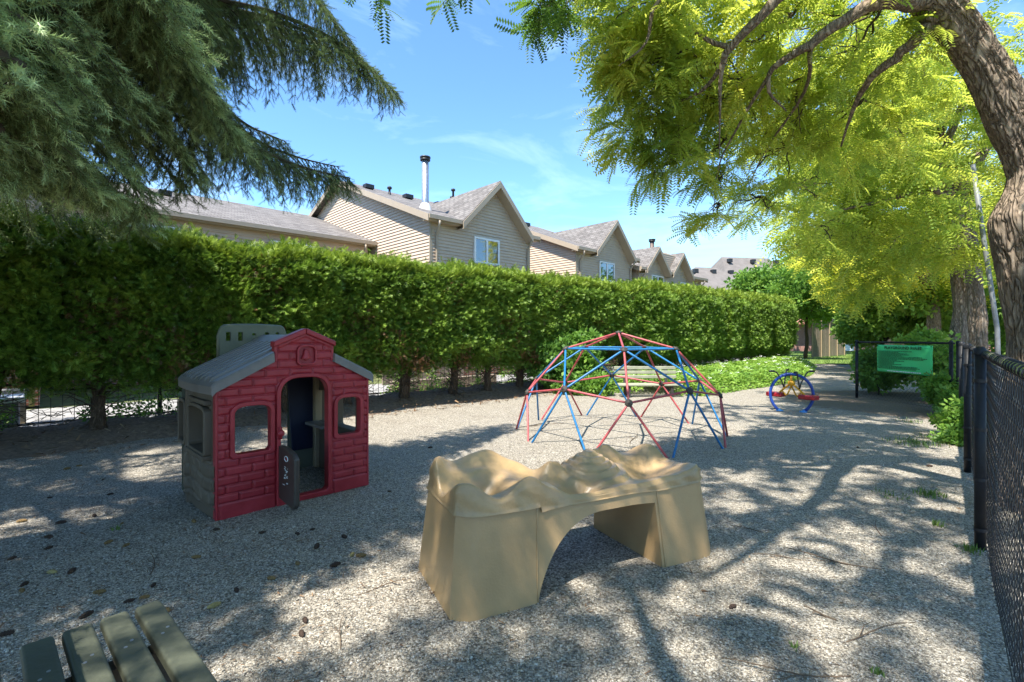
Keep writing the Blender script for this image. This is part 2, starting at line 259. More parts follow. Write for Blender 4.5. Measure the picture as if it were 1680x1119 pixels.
# ------------------------------------------------------------------ setting: directions along the fence and hedge
D = np.array((.719, .695, 0)); N = np.array((-.695, .719, 0)); YAW = math.atan2(.695, .719)
FD = np.array((.669, .743, 0)); FN = np.array((-.743, .669, 0))
def gz(x, y): return .012*math.sin(1.3*x+.7)*math.sin(1.1*y)+.006*math.sin(3.1*x+2*y)
def sheet(name, poly, z, m):
    me = MB().add([(x, y, z) for x, y in poly], [tuple(range(len(poly)))]).build(name, m); me['kind'] = 'structure'; return me
sheet('ground', [(-900, -900), (900, -900), (900, 900), (-900, 900)], -.06, M['soil'])
def hp(s, t): p = np.array((-5.6, 6.6, 0))+D*s+N*t; return (p[0], p[1])            # hedge coordinates
# gravel: a fine grid near, following gentle unevenness
xs = np.arange(-16, 22.01, .25); ys = np.arange(-8, 34.01, .25); XX, YY = np.meshgrid(xs, ys)
ZZ = .012*np.sin(1.3*XX+.7)*np.sin(1.1*YY)+.006*np.sin(3.1*XX+2*YY)
nx, ny = len(xs), len(ys); I = np.arange(nx*ny).reshape(ny, nx)
cx = XX[:-1, :-1]+.12; cy = YY[:-1, :-1]+.12
T = (cx+5.6)*N[0]+(cy-6.6)*N[1]; TF_ = cx*FN[0]+cy*FN[1]
keep = (T < .4) & (TF_ > -1.2-.35*np.maximum(cy-9, 0))
F = np.stack([I[:-1, :-1][keep], I[:-1, 1:][keep], I[1:, 1:][keep], I[1:, :-1][keep]], 1)
g = npmesh('gravel', np.stack([XX, YY, ZZ], 2), F, M['gravel'], smooth=True); g['kind'] = 'structure'
# raised mulch bed under the hedge
def bed(name, s0, s1, prof, m, jag=.12):
    ss = np.arange(s0, s1, .2); V = []; 
    for s in ss:
        for j, (t, z) in enumerate(prof):
            tt = t+(jag*(math.sin(s*1.7)+.6*math.sin(s*4.3+1)) if j < 2 else 0); x, y = hp(s, tt); V.append((x, y, z+(.02*math.sin(s*5+j*2)+.015*math.sin(s*11+j) if j else 0)))
    n = len(prof); F = [(i*n+j, (i+1)*n+j, (i+1)*n+j+1, i*n+j+1) for i in range(len(ss)-1) for j in range(n-1)]
    o = npmesh(name, V, F, m, smooth=True); o['kind'] = 'structure'; return o
bed('mulch_bed', -14, 31, [(-.72, -.03), (-.5, .025), (-.2, .12), (.3, .19), (.8, .17), (1.3, -.03)], M['mulch'])
sheet('patio', [hp(-25, 1.25), hp(34, 1.25), hp(34, 4.6), hp(-25, 4.6)], -.012, M['patio'])
sheet('lawn', [(14, 24.6), (19.9, 24.3), (40, 37), (44, 60), (24, 60)], .045, M['lawn'])
# soil outside the fence
sheet('soil', [tuple((FD*s+FN*t)[:2]) for s, t in ((-6, -.42), (12.2, -.42), (30, -9), (30, -30), (-6, -30))], .032, M['dirt'])

# ------------------------------------------------------------------ houses (local frame: x along the row, y away from us)
def wall(mb, x0, x1, z0, z1f, y, course=.115, flip=False, side=None, zmax=9):
    """horizontal clapboards facing -y (or facing -x when side='x', where 'x' coords run along y)"""
    z = z0
    def ext(zz):
        xs_ = np.linspace(x0, x1, 161); ok = [q for q in xs_ if z1f(q) >= zz-1e-6]
        return (min(ok), max(ok)) if ok else None
    while z < zmax:
        a = ext(z); b = ext(z+course)
        if a is None: break
        if b is None: b = ((a[0]+a[1])/2-.01, (a[0]+a[1])/2+.01)
        o0, o1 = -.032, -.004
        pts = [(a[0], z, o0), (a[1], z, o0), (b[1], z+course, o1), (b[0], z+course, o1), (a[0], z, 0), (a[1], z, 0)]
        if side is None: v = [(p[0], y+p[2], p[1]) for p in pts]
        else: v = [(y+p[2]*side, p[0], p[1]) for p in pts]
        mb.add(v, [(0, 1, 2, 3), (4, 5, 1, 0)]); z += course
def slab(mb, q, th=.09):
    a = [Vector(p) for p in q]; nrm = (a[1]-a[0]).cross(a[3]-a[0]).normalized()*th
    if nrm.z > 0: nrm = -nrm
    mb.add(a+[p+nrm for p in a], [(0, 1, 2, 3), (7, 6, 5, 4), (0, 4, 5, 1), (1, 5, 6, 2), (2, 6, 7, 3), (3, 7, 4, 0)])
def window(root, x0, x1, z0, z1, y, panes=2, blinds=False):
    f = MB(); w = .07
    f.box((x0, y-.07, z0), (x0+w, y-.005, z1)).box((x1-w, y-.07, z0), (x1, y-.005, z1)).box((x0+w, y-.07, z0), (x1-w, y-.005, z0+w)).box((x0+w, y-.07, z1-w), (x1-w, y-.005, z1))
    if panes == 2: f.box(((x0+x1)/2-.045, y-.064, z0+w), ((x0+x1)/2+.045, y-.006, z1-w))
    w_ = f.build('window', M['white'], root)
    MB().box((x0+w*.8, y-.04, z0+w*.8), (x1-w*.8, y-.03, z1-w*.8)).build('pane', M['glass'], w_)
    MB().box((x0-.05, y-.10, z0-.05), (x1+.05, y-.004, z0-.003)).build('sill', M['trim'], w_)
def eave_box(mb, x0, x1, y, z, d=.30, h=.16):
    mb.box((x0, y-d, z-h), (x1, y, z-.02)); mb.box((x0+.01, y-d-.10, z-.12), (x1-.01, y-d-.002, z+.015))
def rake(mb, p0, p1, y0, y1, h=.17):            # sloped fascia board between two (x,z) points
    (xa, za), (xb, zb) = p0, p1
    mb.add([(xa, y0, za-h), (xb, y0, zb-h), (xb, y0, zb), (xa, y0, za), (xa, y1, za-h), (xb, y1, zb-h), (xb, y1, zb), (xa, y1, za)],
           [(0, 1, 2, 3), (7, 6, 5, 4), (0, 4, 5, 1), (3, 2, 6, 7), (0, 3, 7, 4), (1, 5, 6, 2)])
def house(label, loc, L=4.85, ez=5.5, ridge_y=7.0, rz_=8.4, gables=((2.88, 1.65),), wins=((1.89, 3.14, 4.15, 5.12),), y0=0, chimney=None, vents=(), pipes=(), back=14.0, ground=True, spouts=True, leftwall=True, brickz=2.6):
    h = thing('house', label, 'house', loc, YAW, 'townhouses behind the cedar hedge')
    sl_ = (rz_-ez)/(ridge_y-y0+.35)
    roofz = lambda y: ez+(y-y0+.35)*sl_ if y < ridge_y else rz_-(y-ridge_y)*sl_
    wl = MB()
    def top(x):
        z = ez-.05
        for gx, hw in gables: z = max(z, min(ez+hw*1.02-abs(x-gx)*1.02, 99) if abs(x-gx) < hw else 0)
        return z
    wall(wl, 0, L, brickz, top, y0)
    if leftwall: wall(wl, y0, back, brickz, lambda y: roofz(y)-.12, 0, side=1)
    wall(wl, y0, back, brickz, lambda y: roofz(y)-.12, L, side=-1)
    wl.build('wall', M['siding'], h)
    for a_, b_ in ((-.05, .05), (L-.05, L+.045)): MB().box((a_, y0-.035, brickz), (b_, y0, ez-.16)).build('corner_board', M['trim'], h)
    MB().box((0.01, y0+.004, 0), (L-.01, back, brickz)).build('brick_base', M['brick'], h)
    rf = MB(); ov = .30
    xc_ = [-ov]+[q for gx, hw in gables for q in (gx-hw, gx+hw)]+[L+ov]
    for i_ in range(len(xc_)-1):
        ys_ = y0+.03 if i_ % 2 else y0-.35; zs_ = ez+(ys_-y0+.35)*sl_
        if xc_[i_+1] > xc_[i_]+.01: slab(rf, [(xc_[i_], ys_, zs_), (xc_[i_+1], ys_, zs_), (xc_[i_+1], ridge_y, rz_), (xc_[i_], ridge_y, rz_)])
    slab(rf, [(-ov, ridge_y, rz_), (L+ov, ridge_y, rz_), (L+ov, back+.3, roofz(back+.3)), (-ov, back+.3, roofz(back+.3))])
    ro = rf.build('roof', M['shx'], h)
    if gables:
        gr = MB(); tr = MB()
        for gx, hw in gables:
            pk = ez+hw*1.02+.13; hw2 = hw+.14
            yi = y0-.35+(pk-ez)/sl_
            for sg in (-1, 1):
                q = [(gx, y0-.42, pk), (gx, yi, pk), (gx+sg*hw2, y0-.30, pk-hw2*1.02), (gx+sg*hw2, y0-.42, pk-hw2*1.02)]
                nrm = Vector((sg*.714, 0, .70))*.07
                a = [Vector(p) for p in q]; gr.add(a+[p-nrm for p in a], [(0, 1, 2, 3), (7, 6, 5, 4), (0, 4, 5, 1), (1, 5, 6, 2), (2, 6, 7, 3), (3, 7, 4, 0)])
                rake(tr, (gx, pk-.03), (gx+sg*hw2, pk-.03-hw2*1.02), y0-.455, y0-.424, .24)
                # soffit under the gable overhang
                tr.add([(gx, y0-.423, pk-.26), (gx+sg*hw2, y0-.423, pk-.26-hw2*1.02), (gx+sg*hw2, y0, pk-.26-hw2*1.02), (gx, y0, pk-.26)], [(0, 1, 2, 3)])
        gr.build('gable_roof', M['shy'], h); tr.build('gable_trim', M['trim'], h)
    tb = MB(); cuts = [-ov]
    for gx, hw in gables: cuts += [gx-hw-.1, gx+hw+.1]
    cuts.append(L+ov)
    for a, b in zip(cuts[::2], cuts[1::2]):
        if b > a+.1: tb = MB(); eave_box(tb, a, b, y0, ez); tb.build('eaves', M['trim'], h)
    for xx in (-ov-.03, L+ov):
        tb = MB()
        a = [(xx, y0-.36, ez-.22), (xx, ridge_y, rz_-.22), (xx, ridge_y, rz_+.01), (xx, y0-.36, ez+.01)]
        tb.prism(a, (.03, 0, 0)); a = [(xx, ridge_y, rz_-.22), (xx, back+.3, roofz(back+.3)-.22), (xx, back+.3, roofz(back+.3)+.01), (xx, ridge_y, rz_+.01)]; tb.prism(a, (.03, 0, 0)); tb.build('rake_board', M['trim'], h)
    if spouts:
        for xx in (.22 if L > 4 else .1, L-.12):
            MB().tube([(xx-.1, y0-.38, ez-.15), (xx-.1, y0-.36, ez-.3), (xx, y0-.10, ez-.5), (xx, y0-.075, ez-.65), (xx, y0-.075, 0)], .045, 8).build('downspout', M['trim'], h, True)
    for w_ in wins: window(h, *w_, y0-.025)
    if chimney:
        x, y, top_ = chimney; zb = roofz(y)
        c = MB().lathe([(.26, -.12), (.2, .1), (.145, .2)], (x, y, zb), 20).build('chimney', M['flash'], h, True)
        MB().lathe([(.13, .05), (.13, top_-zb-.12), (.0, top_-zb-.12)], (x, y, zb), 20).build('flue', M['steel'] if chimney[2] > 7.9 else M['rustymetal'], c, True)
        MB().lathe([(.15, -.12), (.19, -.11), (.19, -.06), (.14, -.05), (.14, -.03), (.2, -.02), (.2, .03), (0, .05)], (x, y, top_), 20).build('cap', M['black'], c, True)
    for x, y in vents:
        z = roofz(y); MB().box((x-.2, y-.2, z-.02), (x+.2, y+.12, z+.17)).build('roof_vent', M['black'], h, bevel=.02)
    for x, y, hh in pipes:
        z = roofz(y); MB().lathe([(.09, -.1), (.06, .08), (.05, .1), (.05, hh-.1), (.1, hh-.1), (.1, hh-.03), (.07, hh), (0, hh)], (x, y, z), 14).build('vent_pipe', M['black'], h, True)
    return h
house('nearest beige gabled townhouse, with the tall shiny metal chimney and yellow-reflecting window', (-2.8, 16.5, 0), chimney=(.8, 1.5, 8.15), vents=((.6, 5.6), (2.2, 5.0), (3.6, 4.6)), pipes=((1.3, 5.0, .35), (4.3, 4.4, 1.0), (4.9, 5.3, .6)))
house('second beige gabled townhouse, to the right of the one with the shiny chimney', (2.95, 22.2, 0), L=4.6, gables=((2.75, 1.55),), wins=((1.75, 3.0, 4.15, 5.1),), vents=((.8, 5.4), (2.1, 5.3)), pipes=((1.4, 5.2, .4),))
house('farthest beige townhouse, low eaves with two small gables and a rusty flue', (6.75, 25.75, 0), L=7.4, ez=5.1, ridge_y=5, rz_=6.6, gables=((1.5, 1.15), (4.35, 1.15)), wins=((1.3, 2.6, 4.0, 4.85), (4.6, 5.7, 4.0, 4.7)), chimney=(3.0, .9, 7.15), back=10)
ho = house('low beige townhouse section left of the shiny chimney, behind spruce tips', tuple(np.array((-2.8, 16.5, 0))-D*9.3), L=9.0, ez=5.15, y0=4.0, ridge_y=10, rz_=7.35, gables=(), wins=((1.2, 2.8, 4.0, 4.75), (5.4, 7.0, 4.0, 4.75)), vents=((3, 8),), back=15, leftwall=False, spouts=True)
house('leftmost beige townhouse, mostly hidden behind the spruce', tuple(np.array((-2.8, 16.5, 0))-D*14.4), L=4.85, pipes=((2, 5, .5),))
# ground-floor openings of the nearest yards, glimpsed under the hedge
t = thing('patio_door', 'white sliding patio door in the brick wall glimpsed under the hedge at far left', 'door', tuple(np.array((-2.8, 16.5, 0))-D*12.4-N*.02), YAW)
MB().box((0, -.07, .1), (.08, 0, 2.2)).box((1.8, -.07, .1), (1.88, 0, 2.2)).box((.08, -.07, 2.12), (1.8, 0, 2.2)).box((.08, -.07, .1), (1.8, 0, .18)).box((.9, -.065, .18), (.98, -.005, 2.12)).build('frame', M['white'], t)
MB().box((.07, -.03, .17), (1.81, -.02, 2.13)).build('pane', M['glass'], t)
# far grey roofs
def farhouse(label, loc, rz, L, Dp, wz, rz2, m=None, hip=3):
    h = thing('house', label, 'house', loc, rz, 'grey-roofed houses in the distance')
    MB().box((-L/2, -Dp/2, 0), (L/2, Dp/2, wz)).build('wall', M['siding'], h)
    a, b = L/2+.4, Dp/2+.4
    r = MB().add([(-a, -b, wz), (a, -b, wz), (a, b, wz), (-a, b, wz), (-a+hip, 0, rz2), (a-hip, 0, rz2)], [(0, 1, 5, 4), (1, 2, 5), (2, 3, 4, 5), (3, 0, 4), (3, 2, 1, 0)]).build('roof', m or M['farroof'], h)
    for x in np.linspace(-L*.28, L*.32, 3): MB().box((x-.25, -1.5, rz2-.9), (x+.25, -1.0, rz2-.45)).build('roof_vent', M['black'], h)
    MB().box((-L/4-.6, -Dp/2-.05, wz-1.6), (-L/4+.6, -Dp/2+.02, wz-.5)).build('window', M['glass'], h)
    return h
farhouse('distant broad grey hip roof over the right end of the hedge', (30.5, 63, 0), R(10), 11, 10, 7.0, 11.8, hip=2.5)
farhouse('distant lower grey roof just right of the beige townhouses', (23.3, 58, 0), R(14), 8, 9, 6.6, 9.8)
farhouse('small faraway grey roof peeking beside the farthest beige eave', (21.3, 66, 0), R(20), 7, 9, 6.8, 10.1)
# brick house at the end of the path
h = thing('brick_house', 'red brick house with terracotta awning at the end of the path', 'house', (32.0, 45.5, 0), R(-8))
MB().box((-5, 0, 0), (16, 8, 2.9)).build('wall', M['brick'], h)
MB().add([(-5.4, -1.0, 2.75), (16.4, -1.0, 2.75), (16.4, 3.5, 5.2), (-5.4, 3.5, 5.2), (-5.4, -1.0, 2.6), (16.4, -1.0, 2.6)], [(0, 1, 2, 3), (4, 5, 1, 0)]).build('roof', M['redroof'], h)
MB().box((-2.6, -.12, .1), (.2, -.02, 2.4)).build('door', M['white'], h)
MB().box((1.4, -.1, .9), (3.0, -.03, 2.2)).build('window', M['glass'], h)
# board fence at the hedge end
fn = thing('board_fence', 'weathered brown board fence past the far end of the hedge', 'fence', (19.3, 31.0, 0), math.atan2(4.5, 5.2))
bd = MB()
for i in range(46): x = i*.15; zt = 2.42+.02*math.sin(i*2.1); bd.box((x, .012*(i % 2), .1), (x+.142, .02+.012*(i % 2), zt))
bd.build('boards', M['fencewood'], fn)
for x in (.03, 1.75, 3.45, 5.15, 6.85): MB().box((x-.035, -.06, 0), (x+.035, -.003, 2.5)).build('post', M['plastictan'], fn)
MB().box((-.05, -.05, 2.42), (6.9, .07, 2.46)).build('cap_rail', M['fencewood'], fn)

# ------------------------------------------------------------------ iron fence and yard things behind the hedge
fe = thing('iron_fence', 'black metal picket fence running behind the hedge trunks', 'fence', (*hp(-13, 1.25), 0), YAW)
pk_ = MB()
for i in range(0, 330): pk_.box((i*.13, -.004, .05), (i*.13+.008, .004, 1.12))
pk_.build('pickets', M['black'], fe)
MB().box((0, -.015, .12), (44, .015, .15)).box((0, -.015, 1.05), (44, .015, 1.08)).build('rails', M['black'], fe)
for i in range(0, 20): MB().box((i*2.3-.03, -.03, 0), (i*2.3+.03, .03, 1.25)).build('post', M['black'], fe)
def box_thing(name, label, cat, s, t_, a, b, m, extra=None):
    o = thing(name, label, cat, (*hp(s, t_), 0), YAW); MB().box(a, b).build('body', m, o, bevel=.01)
    if extra: extra(o)
    return o
box_thing('garden_wall', 'low tan block wall in the yard behind the hedge, left part', 'wall', -3.2, 2.3, (0, 0, 0), (2.4, .25, .5), M['plastictan'], lambda o: MB().box((-.03, -.04, .502), (2.43, .29, .56)).build('coping', M['patio'], o))
box_thing('planter', 'pale square planter in the yard behind the left hedge trunks', 'planter', -1.1, 1.6, (-.25, -.25, 0), (.25, .25, .45), M['patio'], lambda o: MB().box((-.32, -.32, .452), (.32, .32, .53)).build('rim', M['white'], o, bevel=.01))
box_thing('storage_chest', 'brown storage chest with pale lid behind the hedge, nearest the left edge', 'chest', -4.6, 2.6, (0, 0, .05), (1.6, .7, .55), M['fencewood'], lambda o: MB().box((-.04, -.04, .552), (1.64, .74, .61)).build('lid', M['patio'], o, bevel=.01))
box_thing('timber_edging', 'long mossy timber lying behind the hedge trunks', 'timber', 5.6, 1.9, (0, 0, 0), (3.4, .22, .30), M['fencewood'])
box_thing('privacy_screen', 'weathered board screen in the yard behind the middle hedge trunks', 'screen', 6.5, 4.1, (0, 0, 0), (3.0, .06, 1.3), M['fencewood'])

# ------------------------------------------------------------------ foliage tools
def basis(dirs, roll=None):
    d = dirs/np.linalg.norm(dirs, axis=1, keepdims=True); up = np.tile((0, 0, 1.0), (len(d), 1)); up[np.abs(d[:, 2]) > .97] = (1, 0, 0)
    y = np.cross(up, d); y /= np.linalg.norm(y, axis=1, keepdims=True); z = np.cross(d, y)
    if roll is not None:
        c, s = np.cos(roll)[:, None], np.sin(roll)[:, None]; y, z = c*y+s*z, -s*y+c*z
    return np.stack([d, y, z], 2)
def pinnate(pairs, ll, lw, droop=.3):
    V = []; F = []
    for i in range(pairs):
        x = .1+.88*i/(pairs-1); l = ll*(1-.45*abs(x-.5))
        for sg in (-1, 1):
            z = -droop*x*x; b = len(V); fwd = .35
            V += [(x, .005*sg, z), (x+fwd*l*.5-lw/2, sg*l*.5, z-.02), (x+fwd*l, sg*l, z-.05), (x+fwd*l*.5+lw/2, sg*l*.5, z-.01)]; F.append((b, b+1, b+2, b+3))
    return np.array(V), np.array(F)
FR_N = pinnate(9, .24, .10); FR_F = pinnate(6, .27, .115)
def cedar_t():          # a flat fan of narrow scaly sprays
    V = []; F = []; r = random.Random(8)
    L_ = [(0, 0, 1.0)]+[(x, sg*r.uniform(.45, .85), l*r.uniform(.8, 1.1)) for x, l in ((.08, .42), (.22, .5), (.38, .48), (.54, .40), (.70, .28)) for sg in (-1, 1)]
    for i, (x, a, l) in enumerate(L_):
        c, s = math.cos(a), math.sin(a); w = .034+.008*(i == 0); b = len(V); zb = -.18*x*x+r.uniform(-.04, .04)
        for p, q, zz in ((0, 0, 0), (l*.55, -w, -.02), (l, 0, -.14*l), (l*.45, w, -.01)): V.append((x+c*p-s*q, s*p+c*q, zb+zz+r.uniform(-.012, .012)))
        F.append((b, b+1, b+2, b+3))
    return np.array(V), np.array(F)
CED = cedar_t()
def broad_t():          # a cluster of 5 leaves, each folded lightly
    V = []; F = []; r = random.Random(3)
    for i in range(5):
        a = i*1.256+r.uniform(-.3, .3); el = r.uniform(-.5, .3); o = np.array((.35*math.cos(a), .35*math.sin(a), r.uniform(-.2, .2)))
        d = np.array((math.cos(a)*math.cos(el), math.sin(a)*math.cos(el), math.sin(el))); w = np.array((-math.sin(a), math.cos(a), r.uniform(-.4, .4)))*.27
        b = len(V); V += [o, o+d*.38+w, o+d*.85, o+d*.38-w]; F.append((b, b+1, b+2, b+3))
    return np.array(V), np.array(F)
BRD = broad_t()
def rdir(n, r=rng): v = r.normal(size=(n, 3)); return v/np.linalg.norm(v, axis=1, keepdims=True)
def in_ell(n, c, rad, shell=0., r=rng):
    d = rdir(n, r); k = r.uniform(shell, 1, n)**(1/3.); return np.array(c)+d*k[:, None]*np.array(rad), d

# ---- honeylocust
def locust_crown(name, blobs, m, parent, size=.18, tmpl=FR_N, anchor=None, twig_r=.004, frn=13, twl=(.16, .38), r=rng, origin=(0, 0, 0), mt=None, mul=1):
    """blobs: (centre, radii, number of sprays). each spray is a drooping twig carrying pinnate leaves"""
    tw = MB(); Ls = []; Ds = []; Ss = []
    org = np.array(origin)
    for c, rad, n in blobs:
        c = np.array(c); pts, dd = in_ell(int(n*mul), c, rad, 0, r)
        for p in pts:
            away = p-(anchor if anchor is not None else c); away = away/(np.linalg.norm(away)+1e-6)
            d = away*.55+(p-c)/np.max(rad)*.4+r.normal(size=3)*.5; d[2] = d[2]*.45-.05; d /= np.linalg.norm(d)
            L_ = r.uniform(*twl); k = 7; q = [p]; dirn = d.copy()
            for i in range(k):
                dirn = dirn+np.array((0, 0, -.035))+r.normal(size=3)*.16; dirn /= np.linalg.norm(dirn); q.append(q[-1]+dirn*L_/k)
            tw.tube([tuple(a-org) for a in q], [twig_r*(1-.11*i) for i in range(len(q))], 3, False)
            q = np.array(q); fi = np.linspace(.8, k, frn)
            for f_ in fi:
                i = min(int(f_), k-1); w = f_-i; pos = q[i]*(1-w)+q[i+1]*w; ax = q[i+1]-q[i]; ax /= np.linalg.norm(ax)
                sd = np.cross(ax, (0, 0, 1)); sd = sd/(np.linalg.norm(sd)+1e-6)*r.choice((-1, 1))
                Ls.append(pos-org); Ds.append(ax*.55+sd*r.uniform(.4, 1.1)+np.array((0, 0, r.uniform(-.5, .2)))+r.normal(size=3)*.2); Ss.append(size*r.uniform(.55, 1.2))
    for c, rad, n in blobs:          # branchlets through the foliage
        c = np.array(c); rad = np.array(rad); a_ = (np.array(anchor) if anchor is not None else c); st = c+(a_-c)/(np.linalg.norm(a_-c)+1e-6)*np.min(rad)*.8
        for _ in range(5):
            e = c+rdir(1, r)[0]*rad*r.uniform(.7, 1.05); mid = (st+e)/2+r.normal(size=3)*np.mean(rad)*.15; k_ = .5+np.mean(rad)*.6
            pth = limb(tw, [st-org, mid-org, e-org], [.014*k_, .009*k_, .003*k_], r, 5, 5, .18)
            for _ in range(3):
                s0_ = np.array(pth[r.integers(2, len(pth)-1)]); e2 = s0_+rdir(1, r)[0]*np.mean(rad)*r.uniform(.3, .6); limb(tw, [s0_, (s0_+e2)/2+r.normal(size=3)*.02, e2], [.006*k_, .004*k_, .002*k_], r, 4, 3, .2)
    Ls = np.array(Ls); Ds = np.array(Ds); B = basis(Ds, r.normal(0, .5, len(Ds)))*np.array(Ss)[:, None, None]
    V, F = inst(tmpl[0], tmpl[1], B, Ls); o = npmesh(name, V, F, m, parent)
    tw.build('twigs', mt or M['twig'], o)
    return o
def limb(mb, pts, rads, r, n=10, sub=4, wob=.02):
    """Catmull-Rom smoothed, slightly crooked limb"""
    p = [np.array(a, float) for a in pts]; p = [2*p[0]-p[1]]+p+[2*p[-1]-p[-2]]; out = []; ro = []
    for i in range(1, len(p)-2):
        for j in range(sub):
            t = j/sub; a, b, c, d = p[i-1], p[i], p[i+1], p[i+2]
            q = .5*((2*b)+(-a+c)*t+(2*a-5*b+4*c-d)*t*t+(-a+3*b-3*c+d)*t**3); rr = rads[i-1]*(1-t)+rads[i]*t
            out.append(q+r.normal(size=3)*wob*min(1, rr*8)*(0 if (i == 1 and j == 0) else 1)); ro.append(rr*(1+r.normal()*.04))
    out.append(p[-2]); ro.append(rads[-1]); mb.tube([tuple(a) for a in out], ro, n); return out
from mathutils import noise as mn
def trunkmesh(mb_pts, rads, r, n=28, sub=10, lump=.10, bark=0.):
    """a tapering trunk with lobes and ridges"""
    p = [np.array(a, float) for a in mb_pts]; p = [2*p[0]-p[1]]+p+[2*p[-1]-p[-2]]; V = []; rings = 0; ph = r.uniform(0, 6, 5)
    for i in range(1, len(p)-2):
        for j in range(sub+(i == len(p)-3)):
            t = j/sub; a, b, c, d = p[i-1], p[i], p[i+1], p[i+2]
            q = .5*((2*b)+(-a+c)*t+(2*a-5*b+4*c-d)*t*t+(-a+3*b-3*c+d)*t**3); rr = rads[i-1]*(1-t)+rads[i]*t
            for k in range(n):
                an = 2*math.pi*k/n; z = q[2]
                s_ = rr*(1+lump*math.sin(3*an+ph[0]+z*.9)+lump*.6*math.sin(5*an+ph[1]-z*1.7)+lump*.4*math.sin(9*an+z*4+ph[2])+lump*.5*math.sin(z*5+2*an+ph[3]))
                if bark:
                    w_ = mn.noise(Vector((math.cos(an)*2, math.sin(an)*2, z*1.5+9)))*.5; a_ = mn.noise(Vector((math.cos(an+w_)*7, math.sin(an+w_)*7, z*2.6))); b_ = mn.noise(Vector((math.cos(an)*17, math.sin(an)*17, z*9)))
                    s_ += bark*(min(abs(a_)*3.2, .8)-.5)+bark*.35*b_
                V.append((q[0]+s_*math.cos(an), q[1]+s_*math.sin(an), q[2]))
            rings += 1
    F = [(i*n+k, i*n+(k+1) % n, (i+1)*n+(k+1) % n, (i+1)*n+k) for i in range(rings-1) for k in range(n)]
    m = MB(); m.add(V, F); return m
TREEG = 'honeylocust trees along the chain-link fence'
# ------------------------------------------------------------------ honeylocust A: the big leaning trunk at the right
def tree_root(name, label, cat, loc, group): return thing(name, label, cat, loc, 0, group)
rA = np.random.default_rng(11); b0 = np.array((4.2, 3.8, 0))
tA = tree_root('honeylocust_tree', 'nearest honeylocust with thick furrowed trunk leaning left at the right edge, crown arching overhead', 'tree', tuple(b0), TREEG)
pts = [b0*0, P(1709, 560, 3.8)-b0, P(1694, 440, 3.8)-b0, P(1684, 360, 3.8)-b0, P(1697, 285, 3.8)-b0, P(1660, 200, 3.78)-b0, P(1612, 105, 3.76)-b0, P(1530, 0, 3.72)-b0, P(1410, -110, 3.6)-b0]
pts[0] = np.array((.02, 0, -.15))
trunkmesh(pts, [.26, .195, .205, .225, .155, .145, .135, .150, .135], rA, 120, 34, lump=.045, bark=.020).build('trunk', M['locustbark'], tA, True)
lm = MB()
top = P(1400, -110, 3.6)-b0
for q, ra in [([P(1520, 0, 3.7), P(1440, 5, 3.6), P(1400, 22, 3.6), P(1330, 72, 3.7), P(1268, 113, 3.9), P(1262, 150, 4.0), P(1290, 182, 4.1)], [.075, .05, .045, .035, .022, .014, .006]),
              ([P(1400, -110, 3.6), P(1330, -60, 3.5), P(1273, 0, 3.5), P(1198, 79, 3.7), P(1183, 120, 3.8), P(1181, 190, 3.9), P(1180, 262, 4.0)], [.07, .05, .04, .03, .018, .008, .003]),
              ([P(1535, 30, 3.75), P(1515, 50, 3.8), P(1480, 85, 3.9), P(1430, 128, 4.1), P(1400, 180, 4.4), P(1380, 240, 4.7)], [.07, .05, .04, .03, .018, .008]),
              ([P(1198, 79, 3.7), P(1150, 60, 3.8), P(1110, 20, 3.9), P(1060, -10, 4.0)], [.022, .016, .012, .006]),
              ([P(1330, -60, 3.5), P(1180, -60, 3.4), P(1080, 0, 3.5), P(1060, 70, 3.6), P(1015, 108, 3.7)], [.04, .03, .018, .01, .004]),
              ([P(1190, 100, 3.75), P(1150, 150, 4.0), P(1100, 165, 4.2), P(1060, 130, 4.3)], [.02, .014, .008, .003]),
              ([P(1268, 113, 3.9), P(1215, 200, 4.3), P(1180, 270, 4.6), P(1172, 340, 4.9)], [.018, .011, .007, .003]),
              ([P(1330, 72, 3.7), P(1320, 150, 4.2), P(1260, 240, 4.8), P(1230, 300, 5.2)], [.02, .014, .009, .004]),
              ([P(1650, 200, 3.8), P(1700, 150, 3.7), P(1760, 60, 3.6), P(1850, -60, 3.4)], [.12, .1, .085, .06]),
              ([P(1400, -110, 3.6), (1.6, 2.6, 5.4), (.4, 1.2, 6.3), (-1.2, -.3, 7)], [.12, .10, .07, .03]),
              ([P(1400, -110, 3.6), (2.9, 1.6, 5.3), (3.0, 0, 6.2), (2.6, -2, 7)], [.13, .10, .07, .03]),
              ([(1.6, 2.6, 5.4), (.7, 3.0, 5.0), (-.2, 3.4, 4.75), (-.75, 3.3, 4.35)], [.05, .03, .014, .004])]:
    limb(lm, [a-b0 for a in map(np.array, q)], ra, rA, 9)
lm.build('limbs', M['locustbark'], tA, True)
def blob(u, v, Y, ru, rv, dY, n): c = P(u, v, Y); return (tuple(c), (ru*Y/FPX, dY, rv*Y/FPX), n)
anch = P(1500, -20, 3.7)
